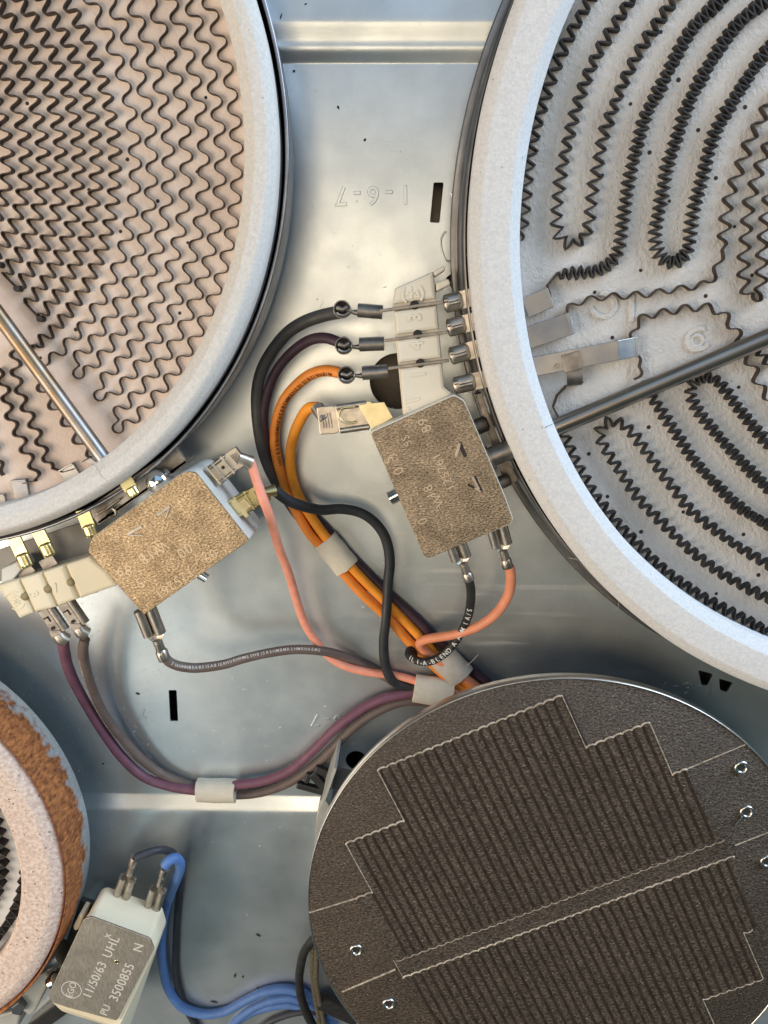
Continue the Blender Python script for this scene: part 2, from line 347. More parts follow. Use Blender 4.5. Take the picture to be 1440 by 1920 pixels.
for key_, fac_ in (('mica_plate', .75), ('mica_plate2', .75), ('mica', .45), ('grey_plate', .35), ('tray', .22), ('bed_warm', .25), ('bed', .15)):       # broad random toning; on the mica plates it paints in uneven reflection
    nt = M[key_].node_tree; N = nt.nodes; bs = N['Principled BSDF']; tc = N.new('ShaderNodeTexCoord'); nz = N.new('ShaderNodeTexNoise'); nz.inputs['Scale'].default_value = {'tray': 30, 'bed_warm': 45, 'bed': 45, 'mica': 55}.get(key_, 130); nz.inputs['Detail'].default_value = 5; nz.inputs['Roughness'].default_value = .65
    nt.links.new(tc.outputs['Object'], nz.inputs['Vector']); r_ = N.new('ShaderNodeValToRGB'); r_.color_ramp.elements[0].position = .30; r_.color_ramp.elements[1].position = .70; r_.color_ramp.elements[0].color = (.45, .44, .43, 1); r_.color_ramp.elements[1].color = (1.2, 1.2, 1.2, 1)
    nt.links.new(nz.outputs['Fac'], r_.inputs[0]); o_ = bs.inputs['Base Color'].links[0].from_socket; mx = N.new('ShaderNodeMix'); mx.data_type = 'RGBA'; mx.blend_type = 'MULTIPLY'; mx.inputs[0].default_value = fac_
    nt.links.new(o_, mx.inputs[6]); nt.links.new(r_.outputs[0], mx.inputs[7]); nt.links.new(mx.outputs[2], bs.inputs['Base Color'])
nt = M['tray'].node_tree; N = nt.nodes; Lk = nt.links.new; bs = N['Principled BSDF']           # wiped smears on the zinc
tc = N.new('ShaderNodeTexCoord'); streak = None
for rot_, sx_, sy_, lo in ((-.38, 12, 210, .60), (-.95, 14, 240, .62)):
    mp = N.new('ShaderNodeMapping'); Lk(tc.outputs['Object'], mp.inputs[0]); mp.inputs['Rotation'].default_value = (0, 0, -rot_); mp.inputs['Scale'].default_value = (sx_, sy_, 1)
    nz = N.new('ShaderNodeTexNoise'); nz.inputs['Scale'].default_value = 1.0; nz.inputs['Detail'].default_value = 3; Lk(mp.outputs[0], nz.inputs['Vector'])
    r_ = N.new('ShaderNodeValToRGB'); r_.color_ramp.elements[0].position = lo; r_.color_ramp.elements[1].position = lo+.10; Lk(nz.outputs['Fac'], r_.inputs[0])
    if streak is None: streak = r_.outputs[0]
    else:
        mxx = N.new('ShaderNodeMath'); mxx.operation = 'MAXIMUM'; Lk(streak, mxx.inputs[0]); Lk(r_.outputs[0], mxx.inputs[1]); streak = mxx.outputs[0]
vd = N.new('ShaderNodeVectorMath'); vd.operation = 'DISTANCE'; Lk(tc.outputs['Object'], vd.inputs[0]); q_ = P(930, 1130)*MM; vd.inputs[1].default_value = (q_.x, q_.y+.06, 0)
rm = N.new('ShaderNodeMapRange'); Lk(vd.outputs['Value'], rm.inputs[0]); rm.inputs[1].default_value = .012; rm.inputs[2].default_value = .085; rm.inputs[3].default_value = .30; rm.inputs[4].default_value = .03
sm_ = N.new('ShaderNodeMath'); sm_.operation = 'MULTIPLY'; Lk(streak, sm_.inputs[0]); Lk(rm.outputs[0], sm_.inputs[1])
old = bs.inputs['Base Color'].links[0].from_socket; mxc = N.new('ShaderNodeMix'); mxc.data_type = 'RGBA'; Lk(sm_.outputs[0], mxc.inputs[0]); Lk(old, mxc.inputs[6]); mxc.inputs[7].default_value = (.80, .78, .72, 1); Lk(mxc.outputs[2], bs.inputs['Base Color'])
oldm = bs.inputs['Metallic'].links[0].from_socket; sb_ = N.new('ShaderNodeMath'); sb_.operation = 'SUBTRACT'; sb_.use_clamp = True; Lk(oldm, sb_.inputs[0]); Lk(sm_.outputs[0], sb_.inputs[1]); Lk(sb_.outputs[0], bs.inputs['Metallic'])

# ================================================================== THE TRAY (setting)
YL = lambda y, x, k: y+(x-360)*k                      # a pressed line of the tray in photo pixels
XS = [-420, -200, 0, 150, 300, 450, 600, 750, 900, 1050, 1200, 1440, 1650, 1900]
def plate(name, outline, holes, z, t, m):
    cu = bpy.data.curves.new(name, 'CURVE'); cu.dimensions = '2D'; cu.fill_mode = 'BOTH'; cu.extrude = t/2
    for poly in [outline]+holes:
        sp = cu.splines.new('POLY'); sp.points.add(len(poly)-1); sp.use_cyclic_u = True
        for i, q in enumerate(poly): sp.points[i].co = (q[0], q[1], 0, 1)
    to = bpy.data.objects.new(name, cu); col.objects.link(to)
    dg = bpy.context.evaluated_depsgraph_get(); dg.update()
    me = to.evaluated_get(dg).to_mesh(); b = MB()
    b.add([(q.co.x, q.co.y, q.co.z+z-t/2) for q in me.vertices], [tuple(q.vertices) for q in me.polygons])
    to.evaluated_get(dg).to_mesh_clear(); bpy.data.objects.remove(to); bpy.data.curves.remove(cu)
    return b
def rect_hole(a, b_, c, d, r=.5):
    return [tuple(q) for q in round_poly([np.array(P(*k, 0)[:2]) for k in (a, b_, c, d)], r)]
top_edge = [P(x, 121, 0) for x in XS]; bot_edge = [P(x, YL(1487, x, .014), 0) for x in XS]
hc = P(745, 715, 0); hr = (P(745, 662, 0)-P(745, 715, 0)).length
hc2 = P(668, 1426, 0)
def stadium(pts, r, seg=6): return [tuple(q) for q in round_poly([np.array(k[:2]) for k in pts], r, seg)]
notch = [P(*q, 0) for q in ((930, 318), (866, 318), (863, 345), (860, 495), (848, 512), (834, 522), (852, 548), (890, 552), (930, 548))]
holes = [rect_hole((813, 342), (832, 342), (824, 418), (806, 417)), rect_hole((316, 1294), (331, 1294), (334, 1352), (319, 1352)),
         [(hc.x+hr*math.cos(a), hc.y+hr*math.sin(a)) for a in np.linspace(0, 2*PI, 48, endpoint=False)],
         stadium(notch, 2.2), rect_hole((1309, 1256), (1337, 1264), (1326, 1286), (1315, 1284), .8), rect_hole((1348, 1272), (1374, 1280), (1363, 1298), (1350, 1294), .8),
         [(hc2.x+4.2*math.cos(a), hc2.y+4.2*math.sin(a)) for a in np.linspace(0, 2*PI, 24, endpoint=False)]]
b = plate('floor', [(q.x, q.y) for q in top_edge]+[(q.x, q.y) for q in reversed(bot_edge)], holes, 0.0, 0.8, M['tray'])
floor = tag(b.build('floor', M['tray'], base=(0, -60, 0)), 'pressed galvanised steel tray floor under the burners', kind='structure')
def strip(rows, k, x_ref, name):
    b = MB(); b.grid([[P(x, (y+(x-360)*k), z) for x in XS] for (y, z) in rows])
    return b.build(name, M['tray'], floor)
def fine(rows):
    """round the bends of a pressed profile"""
    r = [rows[0]]
    for i in range(1, len(rows)-1):
        (y0, z0), (y1, z1), (y2, z2) = rows[i-1], rows[i], rows[i+1]
        a, c = .45, .45
        p0 = (y1+(y0-y1)*min(a, 9/max(abs(y0-y1), 1)), z1+(z0-z1)*min(a, 9/max(abs(y0-y1), 1))); p2 = (y1+(y2-y1)*min(c, 9/max(abs(y2-y1), 1)), z1+(z2-z1)*min(c, 9/max(abs(y2-y1), 1)))
        for t in (0, .25, .5, .75, 1): r.append(((1-t)**2*p0[0]+2*t*(1-t)*y1+t*t*p2[0], (1-t)**2*p0[1]+2*t*(1-t)*z1+t*t*p2[1]))
    return r+[rows[-1]]
strip(fine([(121.0, 0), (118, 0.0), (92, 1.75), (78, 1.8), (70, 2.0), (44, 2.9), (37, 3.0), (-160, 3.0)]), 0, 0, 'stepped_edge')
strip(fine([(1487.0, 0), (1490, 0.0), (1517, 2.2), (1523, 2.45), (2300, 2.45)]), .014, 0, 'stepped_edge')
b = MB(); b.box(Frame((0, -60, 0), 0), -420, 420, -420, 330, -17, -15)
tag(b.build('lower_floor', M['lowtray'], base=(0, -60, -17)), 'dark brown steel surface below the tray openings', kind='structure')
# pressed numbers: read from the other side of the cooktop
def stamp(px, py, txt, h, ang=PI, sp=1.25):
    o = P(px, py, 0.0); glyphs(txt, h, M['tray'], Frame((o.x, o.y, -0.02), ang), 'stamped_number', floor, depth=.22, spacing=sp, bevel=.14)
stamp(700, 365, '1-6-7', 6.0, PI+.02, 1.45); stamp(634, 1351, '1-6-7', 5.2, PI-.03, 1.4); stamp(1289, 1290, '1-6-7', 5.0, PI+.02, 1.5); stamp(268, 1337, '7', 4.2, PI)
for pts in (((845, 361), (851, 370), (855, 385), (857, 402)), ((836, 434), (828, 445), (827, 460), (830, 475), (838, 489), (856, 489))):
    b = MB(); b.tube(smooth_path(PP(pts, 0.0)), .35, 8); b.build('pressed_arc', M['tray'], floor)

# ================================================================== RADIANT BURNERS
def pin_holes(burner, pts, z, r=.55):
    b = MB()
    for q in pts: c = P(*q, z); b.disc(c, r*random.uniform(.8, 1.2), z+.06, 10)
    tag(b.build('pin_hole', M['slotdark'], burner), kind='stuff')
def hot_ring(b, c, ro, ri, zt, zin, wo=3.0, dzo=2.6, wi=3.8, dzi=2.4, wob=.06):
    """pressed fibre ring: rounded outer chamfer, flat top, sloping inner chamfer"""
    b.lathe([(ro-.6, zt-16), (ro, zt-dzo-4), (ro, zt-dzo-.8), (ro-.25, zt-dzo), (ro-wo*.55, zt-dzo*.38), (ro-wo+.25, zt-.14), (ro-wo-.15, zt-.02), (ro-wo-.3, zt), (ri+wi+.2, zt), (ri+wi+.05, zt-.01), (ri+wi-.12, zt-.12), (ri+wi-.3, zt-.3), (ri+wi*.5, zt-dzi*.5), (ri+.3, zt-dzi+.1), (ri, zt-dzi-.3), (ri-.1, zt-dzi-2), (ri-.4, zin-2)], c, 300, wob=wob)

# ---- upper left burner: large, warm beige, concentric wavy strips
CL = (-157.2, 51.5)
left = thing('radiant_burner', (CL[0], CL[1], 4), 'large radiant burner with beige fibre bed and concentric wavy heating strips', 'burner', 'radiant burners')
b = MB(); b.lathe([(0, 8), (116, 8), (119.5, 9.5), (121.6, 13), (122.2, 24), (122.3, 29), (122.9, 30), (123.0, 30.6), (122.6, 31), (121.9, 30.7), (121.7, 12), (119, 10), (0, 10)], CL, 220); b.build('pan', M['pan'], left)
b = MB(); hot_ring(b, CL, 120.6, 111.3, 40, 26, 2.6, 3.0, 3.4, 2.8); b.build('insulation_ring', M['ring_warm'], left)
ZB = 27.0
b = MB(); b.lathe([(0, ZB), (60, ZB), (111.9, ZB)], CL, 160); b.build('insulation_bed', M['bed_warm'], left)
def pol(q, z=ZB): d = P(q[0], q[1], z); return math.hypot(d.x-CL[0], d.y-CL[1]), math.atan2(d.y-CL[1], d.x-CL[0])
A1 = math.radians(100)
def arc(r, a0, a1, dens=1.2):
    n = max(8, int(abs(a1-a0)*r/dens)); return [(CL[0]+r*math.cos(a0+(a1-a0)*i/n), CL[1]+r*math.sin(a0+(a1-a0)*i/n)) for i in range(n+1)]
RS = [pol((x, 300))[0] for x in (445, 414, 383, 350, 317, 286, 255)]; RD = [pol((x, 300))[0] for x in (218, 183, 150, 117, 84, 51, 17)]
def ribbon(parent, path, lam, amp, z0, h, m='ribbon', name='heating_strip', **k):
    b = MB(); b.ribbon(path, lam, amp, z0-1, z0+h, **k); return b.build(name, M[m], parent)
for i, (r1, r2, e) in enumerate([(RS[0], RS[1], (240, 803)), (RS[2], RS[3], (203, 735)), (RS[4], RS[5], (153, 686))]):
    a = pol(e)[1]; rm = (r1+r2)/2; dr = (r1-r2)/2
    path = arc(r1, A1, a)+[(CL[0]+(rm+dr*math.cos(t))*math.cos(a-dr*1.0/rm*math.sin(t)), CL[1]+(rm+dr*math.cos(t))*math.sin(a-dr*1.0/rm*math.sin(t))) for t in np.linspace(.3, PI-.3, 6)]+arc(r2, a, A1)
    ribbon(left, path, 6.9, 1.75, ZB, 1.35, skew=.22, t=.27)
a7 = pol((84, 690))[1]
ribbon(left, arc(RS[6], A1, a7), 6.9, 1.75, ZB, 1.35, skew=.22, t=.27)
ribbon(left, arc(RD[0], A1, pol((58, 655))[1]), 4.62, 1.7, ZB, 2.0, skew=.10, t=.32)
for i, (r1, r2, e) in enumerate([(RD[1], RD[2], (70, 590)), (RD[3], RD[4], (27, 533)), (RD[5], RD[6], (-8, 488))]):
    a = pol(e)[1]
    for r_ in (r1, r2): ribbon(left, arc(r_, A1, a), 4.62, 1.7, ZB, 2.0, skew=.10, t=.32, fade=.4)
    pa_ = [(CL[0]+(r1+(r2-r1)*t)*math.cos(a-math.sin(PI*t)*.9/r1), CL[1]+(r1+(r2-r1)*t)*math.sin(a-math.sin(PI*t)*.9/r1)) for t in (0, .25, .5, .75, 1)]
    b = MB(); b.ribbon(smooth_path([(q[0], q[1], ZB) for q in pa_], .6), 50, .02, ZB-1, ZB+1.5, t=.32); b.build('lead_strip', M['ribbon'], left)
    q = P(e[0]+4, e[1]+8, ZB+2.6); b = MB(); b.cyl((q.x, q.y, ZB-1), (q.x, q.y, ZB+2.8), .95, 12); b.build('anchor_loop', M['ribbon2'], left)
b = MB()
for pts in ([(0, 690), (12, 730), (23, 784), (39, 815), (50, 843), (68, 880), (70, 901)],): ribbon(left, smooth_path(PP(pts, ZB)), 5.6, 1.4, ZB, 2.2, skew=.15, t=.34, fade=.5)
ribbon(left, smooth_path(PP([(26, 640), (33, 672), (33, 699), (45, 749), (64, 792), (76, 823), (88, 854), (101, 878)], ZB)), 5.6, 1.4, ZB, 2.2, skew=.15, t=.34, fade=.5)
ribbon(left, smooth_path(PP([(70, 700), (89, 738), (113, 773), (136, 804), (156, 835), (172, 856)], ZB)), 6.4, 1.6, ZB, 2.2, skew=.15, t=.34, fade=.5)
ribbon(left, smooth_path(PP([(-20, 800), (-5, 850), (10, 890)], ZB)), 5.6, 1.4, ZB, 2.2, t=.34)
def lead(parent, pts, z, r=.22):
    b = MB(); b.ribbon(smooth_path(PP(pts, z)), 50, 0.02, z-1, z+1.6, t=.3); b.build('lead_strip', M['ribbon'], parent)
lead(left, [(70, 901), (62, 908), (52, 903), (46, 905)], ZB+.5); lead(left, [(101, 878), (106, 884), (122, 884), (132, 880), (142, 878)], ZB+.5); lead(left, [(172, 856), (166, 862), (158, 864)], ZB+.5)
def tab(parent, a, b_, wid, z, th=.7, m='nickel', hook=1.5, name='terminal_tab'):
    A, B = P(*a, z), P(*b_, z); F = Frame(A, heading(A, B)); L = (B-A).length; k = MB()
    k.box(F, 0, L, -wid/2, wid/2, -th, 0, .12)
    if hook: k.box(F, L-.1, L+.5, -wid/2, wid/2, -3.0, hook*.35, .1)
    return k.build(name, M[m], parent)
tab(left, (44, 948), (35, 902), 5.0, ZB+1.6); tab(left, (142, 905), (124, 877), 5.4, ZB+1.6); tab(left, (2, 968), (-6, 930), 5.0, ZB+1.6)
tab(left, (178, 872), (160, 858), 2.0, ZB+1.2, hook=0)
pin_holes(left, [(329, 99), (386, 183), (239, 299), (369, 322), (296, 377), (226, 434), (352, 455), (167, 356), (39, 332), (51, 194), (182, 218), (212, 565), (337, 587), (142, 618), (17, 597), (76, 671)], ZB)
def crack(parent, pts, z, r=.085):
    b = MB(); pp = [np.array(P(*q, z)) for q in pts]; out = []
    for i in range(len(pp)-1):
        for t in (0, .33, .66): out.append(pp[i]+(pp[i+1]-pp[i])*t+np.array((rng.normal(0, .18), rng.normal(0, .18), 0)))
    out.append(pp[-1]); b.tube(out, r*np.array([random.uniform(.6, 1.3) for _ in out]), 5); b.build('hairline_crack', M['crack'], parent)
crack(left, [(172, 868), (182, 874), (190, 890), (201, 902)], 40.0)
# ---- right burner: largest, white bed with serpentine zigzag strips
CR = (170.3, 28.1)
right = thing('radiant_burner', (CR[0], CR[1], 4), 'largest radiant burner with white fibre bed and looping black zigzag strips', 'burner', 'radiant burners')
b = MB(); b.lathe([(0, 8), (150, 8), (154, 9.5), (156.2, 12), (156.8, 14), (156.3, 14.6), (154.9, 13.2), (154.2, 18), (154.3, 28), (153.4, 30), (153.1, 30), (153, 12), (149, 10), (0, 10)], CR, 260); b.build('pan', M['pan_dark'], right)
b = MB(); hot_ring(b, CR, 152.8, 138.0, 40, 26, 3.2, 2.2, 3.3, 3.4); b.build('insulation_ring', M['ring'], right)
b = MB(); b.lathe([(0, ZB), (70, ZB), (138.4, ZB)], CR, 160); b.build('insulation_bed', M['bed'], right)
Z3 = ZB+3
def serp(pts, lam, amp, h=2.6, kind='tri', t=.42, m='ribbon2', **k):
    ribbon(right, smooth_path(PP(pts, ZB+1.2)), lam, amp, ZB, h, m, kind=kind, t=t, **k)
serp([(1130, -40), (1106, 0), (1061, 81), (1029, 161), (1009, 226), (997, 282), (991, 322), (987, 363), (983, 403), (978, 450)], 3.9, 1.85, t=.48)
serp([(1215, -50), (1182, 0), (1150, 52), (1118, 105), (1086, 185), (1065, 262), (1053, 318), (1047, 363), (1043, 403), (1045, 432), (1056, 453), (1073, 459), (1090, 450), (1101, 432), (1106, 403), (1110, 363), (1120, 314), (1130, 258), (1146, 213), (1170, 153), (1202, 90), (1235, 40), (1263, 0), (1300, -50)], 3.7, 1.85, t=.48)
serp([(1395, -50), (1351, 0), (1299, 52), (1263, 113), (1235, 169), (1210, 218), (1194, 274), (1182, 322), (1174, 371), (1166, 423), (1162, 455), (1150, 487), (1118, 508), (1078, 512), (1041, 516)], 2.3, 1.95, 2.8, t=.5)
serp([(1490, -40), (1436, 0), (1384, 44), (1339, 105), (1307, 161), (1283, 213), (1267, 262), (1251, 310), (1243, 354), (1235, 395), (1228, 435), (1231, 468), (1244, 488), (1261, 493), (1278, 485), (1290, 465), (1295, 423), (1303, 379), (1315, 338), (1327, 290), (1343, 242), (1367, 201), (1400, 149), (1436, 97), (1480, 50)], 2.2, 1.95, 2.8, t=.5)
serp([(1470, 150), (1440, 197), (1424, 230), (1408, 258), (1392, 302), (1376, 342), (1363, 387), (1359, 427), (1355, 471)], 5.0, 1.55, 2.2, 'sin', .36, 'ribbon')
serp([(1355, 471), (1350, 492), (1341, 510), (1332, 527), (1307, 536), (1263, 543), (1222, 550), (1182, 554), (1142, 556), (1102, 562), (1070, 574), (1062, 592)], 6.6, 1.0, 2.2, 'sin', .36, 'ribbon', fade=.6)
serp([(1470, 220), (1440, 274), (1428, 302), (1416, 342), (1404, 383), (1400, 427), (1396, 467), (1394, 507), (1396, 534), (1404, 556), (1414, 560), (1424, 552), (1428, 520), (1430, 463), (1436, 411), (1444, 363), (1460, 320)], 5.0, 1.55, 2.2, 'sin', .36, 'ribbon')
serp([(1188, 640), (1187, 618), (1198, 603), (1214, 592), (1251, 585), (1287, 578), (1327, 577), (1355, 588), (1367, 605), (1382, 621), (1384, 640), (1392, 657), (1412, 690), (1424, 722), (1440, 745), (1465, 780)], 6.4, 1.2, 2.2, 'sin', .36, 'ribbon', fade=.6)
serp([(1194, 663), (1203, 685), (1199, 705), (1190, 712)], 5.5, .7, 2.2, 'sin', .36, 'ribbon')
serp([(1205, 715), (1220, 742), (1236, 765), (1252, 790), (1272, 820), (1290, 848), (1313, 877), (1343, 909), (1384, 949), (1440, 985), (1500, 1025)], 2.7, 1.85, 2.8, t=.5)
serp([(1500, 1150), (1440, 1122), (1364, 1082), (1323, 1054), (1279, 1018), (1243, 981), (1210, 949), (1182, 913), (1158, 877), (1134, 840), (1124, 818), (1128, 800), (1143, 790), (1162, 793), (1182, 808), (1210, 844), (1239, 885), (1267, 921), (1295, 957), (1335, 989), (1380, 1022), (1440, 1058), (1500, 1090)], 3.6, 1.85, t=.48)
serp([(1050, 800), (1060, 820), (1073, 848), (1086, 877), (1102, 905), (1118, 933), (1142, 961), (1170, 993), (1206, 1030), (1239, 1062), (1275, 1090), (1311, 1114), (1351, 1138), (1392, 1158), (1432, 1179), (1500, 1208)], 3.6, 1.85, t=.48)
serp([(1500, 965), (1440, 915), (1396, 872), (1359, 832), (1329, 797), (1307, 768), (1295, 742), (1296, 722), (1308, 710), (1325, 707), (1343, 714), (1360, 732), (1378, 757), (1397, 782), (1424, 814), (1445, 838), (1500, 890)], 2.6, 1.85, 2.8, t=.5)
serp([(1398, 640), (1420, 655), (1445, 690)], 3.5, 1.5); 
lead(right, [(1041, 516), (1036, 522), (1026, 530), (1026, 545), (1032, 558)], ZB+1); lead(right, [(1062, 592), (1060, 600), (1064, 612)], ZB+1)
lead(right, [(1060, 725), (1046, 738), (1036, 760), (1046, 782)], ZB+1)
b = MB(); F, L = frame_to(P(985, 578, ZB+4), P(1031, 558, ZB+4)); b.box(F, 0, L, -3.0, 3.0, -.7, 0, .12); b.box(F, L-.3, L+.4, -3.0, 3.0, -3, .1, .1); b.build('terminal_tab', M['nickel'], right)
b = MB(); F, L = frame_to(P(990, 634, ZB+4), P(1069, 607, ZB+4)); b.box(F, 0, L, -3.3, 3.3, -.7, 0, .12); b.box(F, L-.3, L+.4, -3.3, 3.3, -3, .1, .1); b.build('terminal_tab', M['nickel'], right)
b = MB(); F, L = frame_to(P(1000, 688, ZB+3), P(1160, 657, ZB+5)); b.box(F, 0, L, -2.9, 2.9, -.7, 0, .12)
F2, L2 = frame_to(P(1160, 657, ZB+5), P(1194, 650, ZB+2.5)); b.box(F2, 0, L2, -2.9, 2.9, -.7, 0, .12); b.box(F2, L2-.3, L2+.4, -2.9, 2.9, -2, .2, .1); br = b.build('terminal_tab', M['nickel'], right)
b = MB(); F, L = frame_to(P(1056, 683, ZB+4.4), P(1090, 674, ZB+4.9)); b.box(F, 0, L, -2.7, 2.7, -.1, .35, .15); b.cyl(F(3, .2, .3), F(3, .2, .8), 1.1, 12); b.cyl(F(-1.8, 0, -.2), F(-1.8, 0, .6), .8, 10); b.build('spot_weld', M['steel_dull'], br)
b = MB(); c = P(1076, 708, ZB+3); F = Frame(c, heading(P(1076, 690, 30), P(1078, 725, 30))); 
b.grid([[F(x, y, z) for y in (-2.4, 2.4)] for x, z in ((-3.2, 1.2), (-1.5, 1.5), (0, 1.5), (1.4, 1.1), (2.3, .3), (2.6, -.8), (2.7, -3))]); b.build('folded_clip', M['steel_dull'], right)
lead(right, [(1058, 724), (1075, 722), (1092, 716)], ZB+.6)
for txt, px, py, ang, h in (('C', 1137, 572, 2.7, 8), ('1', 1184, 575, PI+.05, 8), ('C', 1304, 640, .3, 7.5), ('O', 1306, 640, .3, 4)):
    o = P(px, py, ZB); glyphs(txt, h, M['bed'], Frame((o.x, o.y, ZB-.1), ang), 'moulded_letter', right, depth=.45, bevel=.3)
pin_holes(right, [(1239, 60), (1272, 150), (1182, 195), (1309, 244), (1218, 286), (1129, 329), (1342, 334), (1255, 377), (1377, 425), (1201, 507), (1397, 201), (1410, 516), (1115, 548), (1323, 555), (1148, 633), (1385, 726), (1216, 801), (1104, 851), (1249, 881), (1139, 931), (1281, 960), (1202, 997), (1394, 1002), (1343, 1113), (1422, 1078)], ZB, .6)
crack(right, [(983, 822), (1000, 812), (1012, 803), (1025, 800), (1036, 795)], 39.9, .10)
# ---- lower left burner: small, rusty pan
CS = (-202.5, -187.2)
small = thing('radiant_burner', (CS[0], CS[1], 6), 'small radiant burner with speckled pinkish ring and rusty side wall, in the lower left corner', 'burner', 'radiant burners')
mr = mat('rusty_pan', (.12, .032, .012), (.56, .215, .065), scale=.8, detail=8, rough=.9, bump=1.0, bscale=.9, bdist=.7, ramp=(.30, .70), stretch=(1, 1, .45))
nt = mr.node_tree; N = nt.nodes; bs = N['Principled BSDF']
tc = N.new('ShaderNodeTexCoord'); sx = N.new('ShaderNodeSeparateXYZ'); nt.links.new(tc.outputs['Object'], sx.inputs[0])
nz = N.new('ShaderNodeTexNoise'); nz.inputs['Scale'].default_value = 240; nz.inputs['Detail'].default_value = 6; nt.links.new(tc.outputs['Object'], nz.inputs['Vector'])
ma = N.new('ShaderNodeMath'); ma.operation = 'MULTIPLY_ADD'; nt.links.new(nz.outputs['Fac'], ma.inputs[0]); ma.inputs[1].default_value = -.020; nt.links.new(sx.outputs['Z'], ma.inputs[2])
rp = N.new('ShaderNodeValToRGB'); rp.color_ramp.elements[0].position = .0046; rp.color_ramp.elements[1].position = .0056; nt.links.new(ma.outputs[0], rp.inputs[0])
src = bs.inputs['Base Color'].links[0].from_socket
mx = N.new('ShaderNodeMix'); mx.data_type = 'RGBA'; nt.links.new(rp.outputs[0], mx.inputs[0]); mx.inputs[6].default_value = (.60, .68, .72, 1); nt.links.new(src, mx.inputs[7]); nt.links.new(mx.outputs[2], bs.inputs['Base Color'])
inv = N.new('ShaderNodeMath'); inv.operation = 'MULTIPLY_ADD'; nt.links.new(rp.outputs[0], inv.inputs[0]); inv.inputs[1].default_value = -.55; inv.inputs[2].default_value = .55; nt.links.new(inv.outputs[0], bs.inputs['Metallic'])
rr = N.new('ShaderNodeMath'); rr.operation = 'MULTIPLY_ADD'; nt.links.new(rp.outputs[0], rr.inputs[0]); rr.inputs[1].default_value = .45; rr.inputs[2].default_value = .42; nt.links.new(rr.outputs[0], bs.inputs['Roughness'])
b = MB(); b.lathe([(0, 15), (78, 15), (81.5, 15.5), (82.6, 17), (82.9, 26), (83.6, 27), (83.2, 28), (82.9, 37.4), (82.6, 38.3), (82.2, 37.4), (82, 17), (0, 17)], CS, 220); b.build('pan', mr, small)
b = MB(); hot_ring(b, CS, 81.5, 66.6, 40, 28, 4.2, 2.4, 1.6, 1.2); b.build('insulation_ring', M['ring_pink'], small)
b = MB(); b.lathe([(0, ZB-2), (67, ZB-2)], CS, 90); b.build('insulation_bed', M['bed_grey'], small)
for r in (62.5, 54.0, 45.5):
    b = MB(); pts = [(CS[0]+r*math.cos(a), CS[1]+r*math.sin(a)) for a in np.linspace(-1.6, 1.7, 200)]
    b.ribbon(pts, 4.4, 1.9, ZB-3, ZB+1.6, t=.4, kind='tri'); b.build('heating_strip', M['ribbon2'], small)

# ================================================================== WARMING DISC (dark mica)
CD = (53.9, -198.2); ZD = 40.0
disc = thing('warming_element', (CD[0], CD[1], 34), 'dark brown round woven mica warming disc with ribbed embossed panels and eyelets', 'warming plate')
b = MB(); b.lathe([(0, 36.5), (86.6, 36.5), (87.2, 36.9), (87.2, ZD-.2), (86.9, ZD), (0, ZD)], CD, 240); b.build('mica_disc', M['mica'], disc)
b = MB(); b.lathe([(86.7, 35.8), (87.3, 36), (87.45, 38), (87.4, ZD+.15), (87.15, ZD+.28), (86.95, ZD+.15), (86.8, ZD-.5)], CD, 240); b.build('metal_rim', M['alu'], disc)
b = MB(); b.lathe([(0, 2.6), (14, 2.6), (14, 4), (9, 5), (9, 35), (20, 36.4), (0, 36.4)], CD, 40); b.build('support_post', M['greyplastic'], disc)
FD = Frame((CD[0], CD[1], ZD), BAND)
def loc(q):     # photo pixel -> disc frame
    d = P(q[0], q[1], ZD)-Vector((CD[0], CD[1], ZD)); c, s = math.cos(-BAND), math.sin(-BAND); return np.array((c*d.x-s*d.y, s*d.x+c*d.y))
def hgt(u, v): return u, v
PIT = (loc((1052, 1305))[0]-loc((710, 1443))[0])/20.0
def scallop(u0, u1, v, up=1):
    """scalloped pressed edge from u0 to u1 at height v"""
    n = max(1, round((u1-u0)/PIT)); out = []
    for i in range(n):
        a = u0+(u1-u0)*i/n; wd = (u1-u0)/n
        for t in np.linspace(0, 1, 9)[:-1]: out.append((a+wd*t, v+up*.62*abs(math.sin(PI*t))**.7))
    return out+[(u1, v)]
# key corners in the disc frame
tl, tr1, tr2 = loc((710, 1443)), loc((1052, 1305)), loc((1100, 1400)); s2 = loc((1213, 1357)); r3 = loc((1265, 1450)); r3b = loc((1285, 1443))
l1, l2 = loc((757, 1540)), loc((650, 1580)); l3, l4 = loc((697, 1673)), loc((668, 1684)); lb, rb = loc((742, 1797)), loc((1358, 1574))
ub = (lb[1]+rb[1])/2; lt_, rt_ = loc((755, 1831)), loc((1375, 1603)); ut = (lt_[1]+rt_[1])/2
vT, vM, vL, vR = (tl[1]+tr1[1])/2, (tr2[1]+s2[1])/2, (l1[1]+l2[1])/2, (r3[1]+r3b[1])/2; vl = (l3[1]+l4[1])/2
uT0, uT1 = tl[0], (tr1[0]+tr2[0])/2; uM1 = (s2[0]+r3[0])/2; uL0 = (l2[0]+l3[0])/2; uLm = (tl[0]+l1[0])/2; u40 = l4[0]; uR1 = r3b[0]+.4
def board(poly, z0, z1, name, m='mica', bev=.12):
    b = MB(); b.prism([tuple(q) for q in poly], z0-ZD, z1-ZD, bev, FD); return b.build(name, M[m], disc)
uLb, uRb = lb[0], rb[0]
e_top = scallop(uLm, uT1, vT); e_mid = scallop(uT1, uM1, vM); e_left = scallop(uL0, uLm, vL); e_l4 = scallop(u40, uL0, vl); e_r = scallop(uM1, uR1, vR)
e_bot = scallop(uLb, uRb, ub, -1)
